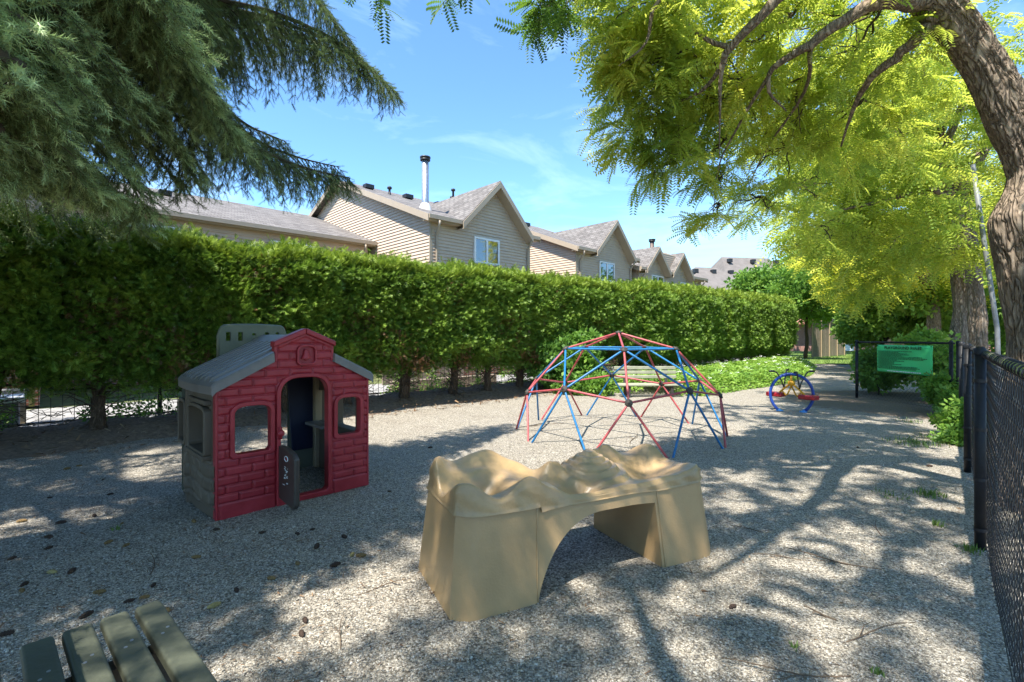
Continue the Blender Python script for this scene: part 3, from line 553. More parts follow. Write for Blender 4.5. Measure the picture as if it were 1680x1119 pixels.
nearA = [blob(1050, 10, 3.9, 90, 70, .5, 48), blob(1080, 95, 4.1, 75, 45, .4, 26), blob(1130, 160, 4.4, 75, 45, .5, 26), blob(1100, 225, 4.6, 40, 22, .3, 8),
         blob(1220, 40, 4.2, 110, 90, .8, 62), blob(1180, 170, 4.7, 75, 60, .6, 26), blob(1280, 170, 4.9, 90, 70, .8, 40), blob(1174, 300, 4.9, 16, 30, .2, 3),
         blob(1370, 60, 4.4, 110, 100, .8, 70), blob(1400, 200, 5.2, 90, 70, .8, 42), blob(1268, 265, 5.3, 50, 40, .5, 12), blob(1480, 120, 5.2, 70, 100, .6, 40), blob(1300, 315, 6.2, 50, 28, .5, 8), blob(1050, 200, 4.5, 45, 40, .4, 16), blob(1110, 265, 4.7, 50, 28, .4, 14), blob(1165, 250, 4.9, 38, 30, .4, 9), blob(1172, 345, 5.0, 16, 22, .2, 5), blob(1240, 335, 5.6, 36, 22, .4, 6), blob(1060, 110, 4.2, 60, 60, .4, 20)]
locust_crown('crown', nearA, M['leaf_locust'], tA, .20, FR_N, anch, r=rA, origin=b0, twig_r=.003, mul=1.3)
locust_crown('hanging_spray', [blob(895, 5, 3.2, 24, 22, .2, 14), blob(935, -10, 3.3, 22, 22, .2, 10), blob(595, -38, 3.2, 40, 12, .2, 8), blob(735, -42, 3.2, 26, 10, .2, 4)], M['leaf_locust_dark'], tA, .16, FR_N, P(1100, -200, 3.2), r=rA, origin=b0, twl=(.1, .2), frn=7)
ro_ = np.random.default_rng(77); overA = []
for cx_, cy_, cz_ in ((-.9, .2, 6.4), (.1, 1.3, 5.7), (-.3, -1.2, 6.8), (1.1, .4, 5.8), (1.0, 2.1, 5.9), (2.2, 1.3, 5.3), (2.1, -.6, 6.0), (3.3, .2, 5.7), (3.2, 2.2, 5.6), (4.6, 1.4, 5.6), (5.2, 3.2, 5.4), (3.6, 4.9, 6.6), (5.2, 5.2, 6.4), (1.0, -2.2, 6.6), (3.0, -2.6, 6.2), (-2.2, 1.0, 6.9), (6.6, 4.2, 5.6), (2.2, 5.6, 7.0), (.3, 3.2, 6.9)):
    s_ = ro_.uniform(.55, .85); overA.append(((cx_+ro_.normal()*.15, cy_+ro_.normal()*.15, cz_), (s_*1.9, s_*1.7, .5), int(34*s_)))
locust_crown('upper_crown', overA, M['leaf_locust'], tA, .25, FR_F, np.array((3, 2.5, 4.5)), r=rA, origin=b0, mul=1.25, twl=(.08, .2), frn=15)
# ---- B, C, E: the trees further along the fence
def locust(label, base, trunkpts, trunkr, limbs_, blobs, matn, size, seed, low=False, tmpl=FR_F, twl=(.2, .5), mul=1.3):
    r = np.random.default_rng(seed); base = np.array(base, float); t_ = tree_root('honeylocust_tree', label, 'tree', tuple(base), TREEG)
    q = [np.array(a, float)-base for a in trunkpts]; q[0][2] = -.15
    trunkmesh(q, trunkr, r, 48, 22, bark=.02).build('trunk', M['locustbark'], t_, True)
    m_ = MB()
    for a, ra in limbs_: limb(m_, [np.array(x, float)-base for x in a], ra, r, 7)
    m_.build('limbs', M['locustbark'], t_, True)
    locust_crown('crown', blobs, M[matn], t_, size, tmpl, np.array(trunkpts[-1], float), r=r, origin=base, twl=twl, twig_r=.004, mul=mul)
    return t_
bB = P(1608, 673, 9.0); bB[2] = 0
locust('honeylocust trunk just left of the grey steel pole', bB, [bB, P(1606, 560, 9), P(1600, 470, 9), P(1592, 400, 9), P(1575, 330, 9), P(1562, 280, 8.9)], [.145, .12, .115, .11, .10, .08],
       [([P(1592, 400, 9), P(1562, 330, 8.9), P(1545, 290, 8.8), P(1560, 220, 8.6), P(1590, 140, 8.2), P(1600, 60, 7.8)], [.10, .085, .075, .065, .05, .035]),
        ([P(1562, 330, 8.9), P(1520, 310, 8.4), P(1450, 330, 8.0), P(1350, 350, 7.6)], [.06, .05, .035, .012]),
        ([P(1548, 290, 8.8), P(1480, 250, 8.2), P(1400, 220, 7.8), P(1300, 240, 7.4)], [.05, .04, .03, .012]),
        ([P(1575, 330, 9), P(1610, 260, 9), P(1650, 200, 9), P(1700, 100, 9)], [.07, .06, .04, .02])],
       [blob(1420, 260, 7.6, 110, 60, 1, 60), blob(1340, 200, 7.8, 90, 60, 1, 45), blob(1520, 180, 8.2, 110, 90, 1, 70), blob(1500, 320, 7.8, 80, 40, .8, 36), blob(1590, 380, 7.6, 60, 45, .6, 24),
        blob(1640, 100, 8.5, 100, 110, 1, 55), blob(1450, 60, 8.5, 130, 80, 1, 55), blob(1330, 375, 7.6, 55, 28, .5, 16), blob(1400, 370, 8.2, 60, 30, .6, 22), blob(1600, 250, 8.5, 60, 60, .8, 30), blob(1290, 345, 7.0, 40, 20, .4, 8), ((6, 7.5, 8), (2.5, 2.2, 1.2), 60)],
       'leaf_locust', .28, 21)
bC = P(1573, 650, 11.4); bC[2] = 0
locust('sunlit honeylocust trunk, middle one between the green sign and the steel pole', bC, [bC, P(1572, 560, 11.4), P(1578, 500, 11.4), P(1570, 430, 11.3), P(1565, 360, 11.2)], [.21, .175, .165, .145, .12],
       [([P(1570, 430, 11.3), P(1500, 380, 11), P(1430, 370, 10.8), P(1380, 390, 10.5)], [.07, .055, .035, .012]), ([P(1565, 360, 11.2), P(1520, 260, 11.4), P(1470, 170, 11.6), P(1440, 80, 12)], [.12, .1, .08, .05]),
        ([P(1565, 360, 11.2), P(1600, 270, 11), P(1640, 180, 11)], [.1, .08, .05])],
       [blob(1440, 400, 10.5, 90, 55, 1, 60), blob(1370, 330, 11, 80, 60, 1.2, 50), blob(1460, 300, 11.5, 110, 70, 1.4, 70), blob(1550, 380, 11, 80, 60, 1, 55), blob(1400, 200, 12, 120, 100, 1.5, 75), blob(1540, 230, 12, 90, 90, 1.3, 60), blob(1430, 465, 11, 45, 16, .6, 9), blob(1640, 300, 11, 60, 90, 1, 40)],
       'leaf_locust', .36, 22)
bE = P(1530, 618, 17.5); bE[2] = 0
locust('farther honeylocust with golden crown hanging above the green sign', bE, [bE, P(1532, 540, 17.5), P(1530, 480, 17.5), P(1520, 400, 17.5)], [.22, .19, .17, .13],
       [([P(1530, 480, 17.5), P(1480, 420, 17), P(1420, 390, 17)], [.1, .07, .03]), ([P(1520, 400, 17.5), P(1540, 300, 17.5), P(1500, 200, 18)], [.14, .1, .06])],
       [blob(1400, 440, 17, 70, 50, 1.6, 60), blob(1460, 380, 17, 80, 60, 2, 70), blob(1540, 420, 17.5, 80, 60, 1.6, 60), blob(1400, 300, 19, 90, 80, 2, 70), blob(1500, 260, 19, 110, 90, 2, 80), blob(1350, 400, 19, 40, 40, 1.2, 24), blob(1620, 380, 17, 80, 110, 1.6, 60)],
       'leaf_locust_gold', .52, 23, twl=(.4, .9), mul=1.1)
# ---- a honeylocust behind the viewpoint whose shade falls into the picture
bG = np.array((-1.0, -1.7, 0))
locust('honeylocust behind the viewpoint, only its forked shade in view', bG, [bG, (-.95, -1.65, 1.5), (-.8, -1.5, 3.2), (-.62, -1.1, 5.0)], [.22, .18, .15, .12],
       [([(-.62, -1.1, 5.0), (-.2, -.9, 6.2), (.2, -.7, 7.6)], [.11, .08, .04]), ([(-.62, -1.1, 5.0), (-1.3, -.8, 6.0), (-1.8, -.4, 7.4)], [.09, .07, .03]), ([(-.8, -1.5, 3.2), (-1.7, -1.3, 4.8), (-2.8, -.9, 6.0)], [.08, .06, .02])],
       [((-1.9, -.7, 7.2), (1.1, 1.1, .8), 26), ((.3, -1.8, 7.4), (1.2, 1.1, .8), 22), ((-2.9, -.7, 6.1), (.9, .8, .5), 16), ((-2.3, .3, 6.3), (.8, .7, .4), 12), ((-3.6, -.2, 6.0), (.8, .8, .5), 12), ((-2.0, -1.7, 6.5), (.9, .8, .5), 14), ((-3.1, -2.0, 6.0), (.9, .8, .5), 12)], 'leaf_locust', .24, 24)  # smaller clumps added to the crown to shade the near bench
# ---- leaning steel pole
o = thing('steel_pole', 'thin grey steel pole leaning between the big trunk and the next one', 'pole', tuple(P(1641, 705, 7.2)*np.array((1, 1, 0))))
pb = P(1641, 705, 7.2)*np.array((1, 1, 0))
MB().tube([(0, 0, -.1), tuple(P(1636, 540, 7.2)-pb), tuple(P(1612, 380, 7.2)-pb), tuple(P(1596, 270, 7.2)-pb)], .032, 10).build('pole', M['dullsteel'], o, True)

# ------------------------------------------------------------------ broadleaf trees and shrubs in the background
def broadtree(name, label, cat, base, trunk_h, blobs, m, size, seed, group=None, tr=.12, n_limb=6):
    r = np.random.default_rng(seed); base = np.array((base[0], base[1], 0.)); t_ = thing(name, label, cat, tuple(base), 0, group)
    mb = MB(); topp = np.array((0, 0, trunk_h)); limb(mb, [(0, 0, -.1), (.05, .02, trunk_h*.5), topp], [tr, tr*.8, tr*.6], r, 9)
    Ps = []; Ds = []
    for c, rad, n in blobs:
        c = np.array(c)-base; limb(mb, [topp*r.uniform(.5, 1), (topp+c)*.5+r.normal(size=3)*.1, c], [tr*.5, tr*.3, tr*.08], r, 6)
        p, d = in_ell(n, c, rad, .35, r)
        k = 1+.22*np.sin(d[:, 0]*6+d[:, 2]*5+seed)+.15*np.sin(d[:, 1]*9+seed*2); p = c+(p-c)*k[:, None]
        Ps.append(p); Ds.append(d+r.normal(size=d.shape)*.6+np.array((0, 0, -.1)))
        for _ in range(5): 
            e = c+rdir(1, r)[0]*np.array(rad)*.85; limb(mb, [c, (c+e)/2+r.normal(size=3)*.05, e], [tr*.12, tr*.08, .004], r, 4, 2)
    Ps = np.concatenate(Ps); Ds = np.concatenate(Ds)
    B = basis(Ds, r.uniform(0, 6, len(Ds)))*(size*r.uniform(.6, 1.25, len(Ds)))[:, None, None]
    V, F = inst(BRD[0], BRD[1], B, Ps); npmesh('crown', V, F, M[m], t_); mb.build('trunk', M['twig'] if tr < .06 else M['sprucebark'], t_, True)
    return t_
BG = 'trees beyond the end of the playground'
broadtree('broadleaf_tree', 'round green tree rising behind the far hedge, in front of the grey roofs', 'tree', P(1252, 600, 33)[:2], 3.0, [blob(1235, 468, 33, 30, 22, 1.5, 500), blob(1265, 462, 33, 32, 24, 1.5, 500), blob(1300, 480, 33, 30, 26, 1.5, 400)], 'leaf_bright', .34, 31, BG)
broadtree('broadleaf_tree', 'tall dark green tree behind the board fence', 'tree', P(1350, 590, 40)[:2], 4.5, [blob(1330, 435, 40, 38, 32, 2.5, 800), blob(1370, 455, 40, 45, 35, 2.5, 800), blob(1350, 490, 38, 50, 30, 2, 700), blob(1400, 420, 42, 50, 45, 2.5, 800)], 'leaf_bright', .42, 32, BG, .2)
broadtree('broadleaf_tree', 'yellow-green feathery tree spilling over the hedge end', 'tree', P(1322, 600, 29.5)[:2], 3.5, [blob(1310, 470, 29, 38, 30, 1.6, 800), blob(1345, 500, 29, 34, 28, 1.4, 700), blob(1290, 495, 29, 25, 18, 1.2, 300)], 'leaf_bright', .26, 33, BG)
broadtree('broadleaf_tree', 'dense leafy tree behind the green sign', 'tree', P(1440, 600, 22)[:2], 1.2, [blob(1425, 530, 22, 40, 24, 1.2, 900), blob(1460, 515, 21, 45, 30, 1.2, 1000), blob(1410, 548, 22, 22, 16, .8, 400), blob(1500, 520, 20, 50, 28, 1.2, 1000), blob(1450, 490, 21, 55, 24, 1.4, 700), blob(1520, 490, 18, 45, 24, 1.2, 600)], 'leaf_cover', .24, 34, BG)
broadtree('broadleaf_tree', 'dark leafy tree far back behind the honeylocust trunks', 'tree', P(1560, 590, 30)[:2], 3, [blob(1540, 500, 30, 80, 50, 3, 1100), blob(1620, 490, 28, 80, 70, 3, 1000), blob(1480, 450, 34, 70, 60, 3, 800), blob(1700, 450, 26, 90, 110, 3, 900)], 'leaf_broad', .45, 35, BG, .2)
broadtree('broadleaf_tree', 'far tree closing the view on the right beyond the fence', 'tree', (24, 20), 4, [((22, 20, 4), (4, 3, 3.5), 1200), ((27, 22, 4), (4, 3, 3.5), 800), ((18, 14, 2.6), (2.5, 2, 2), 700)], 'leaf_broad', .45, 36, BG, .2)
SH = 'shrubs growing along the fences'
def shrub(label, u, v, Y, blobs, m, size, seed): return broadtree('shrub', label, 'shrub', P(u, v, Y)[:2], .25, blobs, m, size, seed, SH, .02)
shrub('green shrub crowding behind the right half of the sign', 1530, 640, 10.6, [blob(1545, 605, 10.4, 32, 34, .4, 420), blob(1520, 575, 11, 40, 28, .5, 420), blob(1560, 640, 10, 26, 30, .3, 260)], 'leaf_cover', .13, 41)
shrub('low bright shrub hugging the fence post corner', 1566, 680, 8.5, [blob(1545, 640, 8.9, 26, 22, .3, 300), blob(1562, 665, 8.4, 16, 22, .2, 220)], 'leaf_bright', .10, 42)
shrub('yew-like shrub poking out from under the near fence panel', 1583, 740, 6.1, [blob(1580, 700, 6.4, 20, 42, .22, 420), blob(1568, 725, 6.3, 20, 22, .2, 220), blob(1555, 690, 6.8, 18, 14, .2, 120)], 'leaf_bright', .075, 43)
shrub('low leafy shrub behind the left half of the sign', 1440, 640, 11.6, [blob(1440, 620, 11.8, 26, 18, .4, 260), blob(1480, 600, 12, 60, 22, .5, 520), blob(1425, 600, 12.2, 16, 26, .4, 200)], 'leaf_bright', .13, 44)
shrub('leafy shrub seen through the left side of the climbing dome', 915, 640, 12.2, [blob(905, 590, 12.2, 45, 34, .5, 650), blob(950, 600, 12.4, 32, 30, .5, 450), blob(900, 560, 12.6, 32, 24, .4, 260), blob(955, 560, 12.6, 28, 14, .3, 160)], 'leaf_broad', .15, 45)
shrub('low shrub with small pale leaves left of the distant bench', 975, 650, 11.6, [blob(975, 635, 11.6, 26, 18, .35, 360), blob(940, 632, 11.8, 28, 16, .3, 260)], 'leaf_bright', .11, 46)

# ------------------------------------------------------------------ cedar hedge: each cedar is a tree with trunk and crown
def cedar_crown(seed, n, wx, wy, z0, z1, size, loose=0.):
    r = np.random.default_rng(seed); P_ = []; D_ = []
    H_ = z1-z0
    while len(P_) < n:
        k = n
        x = r.uniform(-wx, wx, k); z = r.uniform(0, 1, k)**.85*H_+z0; sd = r.choice((-1, 1), k, p=(.72, .28))
        depth = np.abs(r.normal(0, .13+.10*loose, k)); y = sd*(wy*(.92+.07*np.sin(x*2.1+seed*2)+.07*np.sin(z*2.3+x*3+seed)+.09*np.sin(z*11+x*9)*np.sin(x*13+seed))-depth)
        tap = np.clip((z-z0)/.5, .35, 1)*np.clip((z1+.25-z)/.5, .3, 1); y *= tap
        keep = r.uniform(0, 1, k) < np.clip(.12+(z-z0)/.75, 0, 1)-loose*.25*(np.sin(x*5+z*4+seed) > .3)
        d = np.stack([r.normal(0, .55, k), sd*(.8+r.normal(0, .3, k)), r.normal(.15, .5, k)], 1)
        P_ += list(np.stack([x, y, z], 1)[keep]); D_ += list(d[keep])
    m = int(n*.30)     # top
    x = r.uniform(-wx, wx, m); y = r.uniform(-wy*.9, wy*.9, m); z = z1+.07*np.sin(x*4+seed)+.05*np.sin(y*7)+r.normal(0, .05, m)+np.where(r.random(m) < .07, r.uniform(.03, .17, m), 0)-.25*(np.abs(y)/wy)**3
    P_ = np.array(P_[:n]); D_ = np.array(D_[:n]); tp = np.stack([x, y, z], 1); td = np.stack([r.normal(0, .5, m), r.normal(-.1, .5, m), r.uniform(.4, 1, m)], 1)
    q = int(n*.22)     # interior
    ip = np.stack([r.uniform(-wx, wx, q), r.uniform(-.25, .25, q), r.uniform(z0+.1, z1, q)], 1); idr = rdir(q, r)
    out = []
    for Pp, Dd, s_ in ((np.concatenate([P_, ip]), np.concatenate([D_, idr]), size), (tp, td, size*.95)):
        B = basis(Dd, r.uniform(-1.3, 1.3, len(Dd)))*(s_*r.uniform(.55, 1.25, len(Dd)))[:, None, None]; out.append(inst(CED[0], CED[1], B, Pp))
    return out, r
def cedar(seed, n, wx=.62, wy=.62, z0=.85, z1=3.0, size=.2, loose=0., lean=0., dead=60):
    t_ = thing('cedar_tree', 'x', 'cedar tree', (0, 0, 0), 0, 'cedars of the clipped hedge')
    out, r = cedar_crown(seed, n, wx, wy, z0, z1, size, loose)
    tm = MB()
    limb(tm, [(0, 0, -.1), (.03*r.normal(), .03*r.normal(), .5), (.06*r.normal(), .05*r.normal(), 1.3), (.05, 0, 2.6)], [.10, .075, .065, .02], r, 10, 5, .015)
    if seed % 2: limb(tm, [(.12, .05, -.1), (.17, .06, .5), (.28, .05, 1.3), (.25, 0, 2.3)], [.055, .045, .035, .012], r, 8, 4, .012)
    tr = tm.build('trunk', M['cedarbark'], t_, True)
    bm = MB()
    for i in range(110):
        z = r.uniform(.15, 1.9); a = r.uniform(0, 6.28); l = r.uniform(.3, .65)*(.8 if z > .9 else 1); e = np.array((math.cos(a)*l, math.sin(a)*l, z+r.uniform(-.2, .3)))
        limb(bm, [(0, 0, z), e*np.array((.5, .5, 1))+np.array((0, 0, .06*r.normal())), e], [.012, .008, .003], r, 4, 2, .02)
    bm.build('bare_branches', M['twig'], t_)
    c = npmesh('foliage', *out[0], M['leaf_cedar'], t_); npmesh('clipped_top', *out[1], M['leaf_cedar_top'], t_)
    k = dead; cxs = r.uniform(-.6, .6, 5); czs = r.uniform(z0+.1, z0+1.6, 5); kk = r.integers(0, 5, k); pp = np.stack([cxs[kk]+r.normal(0, .13, k), r.uniform(-wy*.98, -wy*.6, k), czs[kk]+r.normal(0, .16, k)], 1)
    B = basis(rdir(k, r), None)*(size*r.uniform(.4, .9, k))[:, None, None]; npmesh('dead_fronds', *inst(CED[0], CED[1], B, pp), M['leaf_cedar_brown'], t_)
    return t_
near = [cedar(101+i, 9500, wx=.74, z0=.50 if i else .62, z1=2.70, size=.15, loose=.25 if i != 1 else .5, dead=700) for i in range(3)]
far = [cedar(201+i, 6000, wx=.72, z0=.28, z1=2.80, size=.19, dead=30) for i in range(3)]
ss = []; s = -1.2
rh = random.Random(5)
while s < 28.8:
    ss.append(s); s += rh.uniform(1.02, 1.22)
words = ['first', 'second', 'third', 'fourth', 'fifth', 'sixth', 'seventh', 'eighth', 'ninth', 'tenth', 'eleventh', 'twelfth', 'thirteenth', 'fourteenth', 'fifteenth', 'sixteenth', 'seventeenth', 'eighteenth', 'nineteenth', 'twentieth', 'twenty-first', 'twenty-second', 'twenty-third', 'twenty-fourth', 'twenty-fifth', 'twenty-sixth', 'twenty-seventh', 'twenty-eighth', 'twenty-ninth', 'thirtieth', 'thirty-first', 'thirty-second']
used = set()
for i, s in enumerate(ss):
    pool = near if s < 13 else far; k = i % 3; x, y = hp(s, rh.uniform(-.08, .08)); key = (id(pool), k)
    lab = ('cedar with bare lower trunk in the hedge, %s trunk counting from the left edge' if s < 13 else 'densely green sunlit cedar in the hedge, %s counting from the left edge') % words[i]
    sc = (1, 1, 1+max(0, s-4)*.006); rz = YAW+(0 if rh.random() < .5 else 0)+rh.uniform(-.06, .06)
    if key in used: dup(pool[k], (x, y, .08), rz, lab, sc)
    else: used.add(key); o = pool[k]; o.location = (x, y, .08); o.rotation_euler = (0, 0, rz); o['label'] = lab; o.scale = sc
# two loose, unclipped cedars at the far left
def lonecedar(seed, s, t_, label):
    c = cedar(seed, 1500, .75, .75, .9, 2.9, .21, 1.0, dead=160); x, y = hp(s, t_); c.location = (x, y, .05); c.rotation_euler = (0, 0, YAW); c['label'] = label; c['group'] = 'loose cedars left of the hedge'
lonecedar(301, -2.5, -.1, 'loose unclipped cedar with twin pale stems at the left edge'); lonecedar(302, -3.7, .1, 'loose cedar leaving the picture at the left edge')

# ------------------------------------------------------------------ spruce at the left
rS = np.random.default_rng(5); sb = np.array((-4.7, 1.3, 0.))
sp = thing('spruce_tree', 'large spruce with drooping needled boughs filling the top left corner', 'spruce', tuple(sb))
limb_m = MB(); limb(limb_m, [(0, 0, -.2), (0, 0, 3), (.05, 0, 7), (0, 0, 11)], [.26, .22, .15, .03], rS, 16, 5, .01); limb_m.build('trunk', M['sprucebark'], sp, True)
def shoot_t(n, w, l=.19, seed=0, fwd=.7):
    r = np.random.default_rng(seed); V = []; F = []
    for i in range(n):
        x = i/n; a = i*2.4; d = np.array((fwd, math.cos(a), math.sin(a))); d /= np.linalg.norm(d); s_ = np.array((0, -math.sin(a), math.cos(a)))*w; o = np.array((x, 0, 0)); b = len(V)
        ll = l*r.uniform(.8, 1.15); V += [o+s_, o-s_, o+d*ll]; F.append((b, b+1, b+2))
    # the stem
    b = len(V); V += [(0, .012, 0), (0, -.012, 0), (1, 0, 0), (0, 0, .014), (0, 0, -.014), (1, 0, .004)]; F += [(b, b+1, b+2), (b+3, b+4, b+5)]
    return np.array(V), np.array(F)
SH_N = shoot_t(42, .0150, .23); SH_C = shoot_t(26, .024, .27, 5, .7); SH_F = shoot_t(16, .028, .22, 1); SH_B = shoot_t(30, .024, .32, 2, .7)
def bough(pts, rads, blen, dens, tmpl, seed, droop=1.0, side=1.0, fresh=0., shoot=.10, name='bough'):
    """a main axis with hanging branchlets, each clothed in shoots"""
    r = np.random.default_rng(seed); mb = MB(); ax = limb(mb, [np.array(p)-sb for p in pts], rads, r, 7, 6, .01)
    ax = [np.array(a) for a in ax]; cum = np.cumsum([0]+[np.linalg.norm(ax[i+1]-ax[i]) for i in range(len(ax)-1)]); Lt = cum[-1]
    SP = []; SD = []; SS = []
    n = int(Lt*dens)
    for i in range(n):
        f = (.12+.88*i/n); sN = f*Lt; j = min(np.searchsorted(cum, sN)-1, len(ax)-2); j = max(j, 0); w = (sN-cum[j])/(cum[j+1]-cum[j]+1e-9)
        p = ax[j]*(1-w)+ax[j+1]*w; t_ = (ax[j+1]-ax[j]); t_ /= np.linalg.norm(t_); sd = np.cross(t_, (0, 0, 1)); sd /= np.linalg.norm(sd)+1e-9
        sgn = 1 if i % 2 else -1; l = blen*(.35+.65*min(1, (1-f)*3.2))*r.uniform(.55, 1.15)*min(1, .4+f*2)
        d = t_*r.uniform(.2, .7)+sd*sgn*side*r.uniform(.2, 1.1)+np.array((0, 0, -.5*droop)); d /= np.linalg.norm(d); q = p.copy(); k = max(3, int(l/.075)); path = [q.copy()]
        for m_ in range(k):
            d = d+np.array((0, 0, -.20*droop))+r.normal(size=3)*.07; d /= np.linalg.norm(d); q = q+d*l/k; path.append(q.copy())
            SP.append(path[-2]); SD.append(d.copy()); SS.append(max(l/k*1.15, .05))
            for z in (-1, 1, -.7, .7):
                if r.random() < .72:
                    s2 = np.cross(d, (r.normal()*.5, r.normal()*.5, 1)); s2 /= np.linalg.norm(s2)+1e-9
                    SP.append(path[-1]); SD.append(d*.8+s2*z*.8+np.array((0, 0, -.12))+r.normal(size=3)*.12); SS.append(shoot*r.uniform(.5, 1.1))
        mb.tube([tuple(a) for a in path], [.0045*(1-.7*e/len(path)) for e in range(len(path))], 3, False)
    for m_ in range(int(Lt/.05)):     # shoots along the axis itself
        f = m_*.05; j = max(0, min(np.searchsorted(cum, f)-1, len(ax)-2)); t_ = ax[j+1]-ax[j]; t_ /= np.linalg.norm(t_); SP.append(ax[j]+t_*(f-cum[j])); SD.append(t_+r.normal(size=3)*.35+np.array((0, 0, .15))); SS.append(shoot)
    SP = np.array(SP); SD = np.array(SD); SS = np.array(SS); new = r.random(len(SP)) < fresh
    bw = mb.build(name, M['twig'], sp)
    for sel, m_, tt in ((~new, 'leaf_spruce', tmpl), (new, 'leaf_spruce_new', SH_B if tmpl is not SH_F else tmpl)):
        if sel.sum():
            B = basis(SD[sel], r.uniform(0, 6, sel.sum()))*SS[sel][:, None, None]; V, F = inst(tt[0], tt[1], B, SP[sel]); npmesh('needles' if m_ == 'leaf_spruce' else 'fresh_needles', V, F, M[m_], bw)
T0 = lambda z: (-4.7, 1.3, z)
vis = [([T0(4.6), P(150, -120, 3.0), P(330, -10, 3.9), P(450, 22, 4.4), P(560, 72, 5.0), P(648, 150, 5.5)], .78, 42, 1.0, .0),
       ([T0(4.9), P(250, -160, 3.4), P(430, -70, 4.2), P(520, 0, 4.7), P(600, 110, 5.2)], .62, 34, 1.1, .0),
       ([T0(3.7), P(60, -90, 2.4), P(230, 20, 2.9), P(330, 150, 3.6), P(420, 240, 4.3), P(500, 275, 4.8), P(575, 292, 5.2)], .62, 52, 1.0, .10),
       ([T0(3.9), P(120, -110, 2.2), P(235, 10, 2.5), P(290, 90, 2.8), P(345, 170, 3.1), P(385, 235, 3.4)], .34, 56, .5, .55),
       ([T0(3.6), P(-40, -70, 2.0), P(90, 60, 2.4), P(180, 130, 2.8), P(260, 215, 3.2), P(320, 290, 3.6)], .44, 52, .7, .3),
       ([T0(3.2), P(-60, 0, 1.9), P(40, 120, 2.2), P(120, 200, 2.5), P(200, 280, 2.8), P(240, 350, 3.0)], .36, 54, .55, .45),
       ([T0(2.9), P(-90, 60, 1.8), P(-10, 160, 2.0), P(60, 220, 2.2), P(130, 285, 2.5), P(180, 320, 2.7)], .34, 54, .55, .45),
       ([T0(3.0), P(-120, 10, 1.9), P(-60, 60, 1.9), P(10, 95, 2.0), P(55, 130, 2.05), P(84, 172, 2.1)], .28, 46, .5, .8),
       ([T0(3.8), P(0, -120, 2.8), P(120, 10, 3.3), P(200, 110, 3.8), P(270, 200, 4.3), P(340, 290, 4.8)], .68, 36, 1.2, .0),
       ([T0(4.2), P(-30, -100, 3.4), P(90, 60, 4.0), P(150, 170, 4.6), P(220, 270, 5.1)], .70, 34, 1.2, .0),
       ([T0(3.3), P(-80, 60, 3.0), P(10, 150, 3.6), P(90, 230, 4.1), P(160, 290, 4.6)], .55, 34, 1.1, .0),
       ([T0(2.6), P(-120, 180, 1.9), P(-30, 230, 2.2), P(30, 270, 2.4), P(80, 300, 2.6)], .30, 50, .5, .45),
       ([T0(4.4), P(60, -130, 2.9), P(200, -60, 3.4), P(300, 20, 3.9), P(345, 80, 4.2)], .6, 36, 1.2, .05)]
NEAR_ = (3, 4, 5, 6, 7, 11)
for i, (p, bl, de, dr, fr) in enumerate(vis):
    for c_ in range(1 if i in (7, 8, 10) else 3 if i in (0, 2, 3) else 2):
        if c_ == 0: pp = p
        else:
            of_ = np.array((rS.normal(0, .10)-.14*c_, rS.normal(.10, .12)+.10*c_, rS.normal(.06, .08)+(.10*c_ if i in (0, 1, 2) else 0))); pp = [p[0]]+[np.array(q)+of_*min(1, (j+1)/3) for j, q in enumerate(p[1:-1 if c_ > 1 and len(p) > 5 else None])]
        bough(pp, list(np.linspace(.042, .004, len(pp))), bl*(1 if c_ == 0 else .85), de*(1.25 if c_ == 0 else .8)*(.85 if i in NEAR_ else 1), SH_C if i in NEAR_ else SH_N, 400+i*7+c_, dr, 1.0, fr*(1 if c_ == 0 else .35))
k = 0
for z in np.arange(2.4, 9.5, 1.0):                      # the rest of the tree, all round
    for a in np.arange(0, 6.28, 1.0):
        a2 = a+z*1.3; Lr = (3.3-.30*(z-2))*rS.uniform(.85, 1.1)
        tip = np.array((-4.7+math.cos(a2)*Lr, 1.3+math.sin(a2)*Lr, z-.5)); az_ = math.atan2(tip[0], tip[1])
        if tip[1] > -.5 and tip[2] < 1.4+.95*max(tip[1], 0)+.7 and (tip[0] > -1.25*tip[1]-.6): continue       # boughs in view are modelled above
        mid = (np.array(T0(z+.4))+tip)/2+np.array((0, 0, .15))
        bough([T0(z+.4), mid, tip], [.05, .03, .006], .75, 20, SH_F, 500+k, 1.0, 1.0, 0, .17); k += 1

# second spruce added to shade the ground behind the playhouse, mostly out of view
sb = np.array((-7.9, 3.4, 0.)); sp = thing('spruce_tree', 'shade spruce added behind the first at the left edge, only dark outer boughs in view', 'spruce', tuple(sb))
limb_m = MB(); limb(limb_m, [(0, 0, -.2), (0, 0, 3), (.05, 0, 7), (0, 0, 12)], [.24, .20, .15, .03], rS, 12, 5, .01); limb_m.build('trunk', M['sprucebark'], sp, True)
k = 0
for z in np.arange(3.4, 11.5, .9):
    for a in np.arange(0, 6.28, .85):
        a2 = a+z*1.7; Lr = (4.3-.36*(z-3))*rS.uniform(.85, 1.1); b_ = sb+np.array((0, 0, z)); tip = b_+np.array((math.cos(a2)*Lr, math.sin(a2)*Lr, -.7)); mid = (b_+tip)/2+np.array((0, 0, .12))
        bough([b_, mid, tip], [.05, .03, .006], .75, 17, SH_F, 900+k, 1.0, 1.0, 0, .18); k += 1
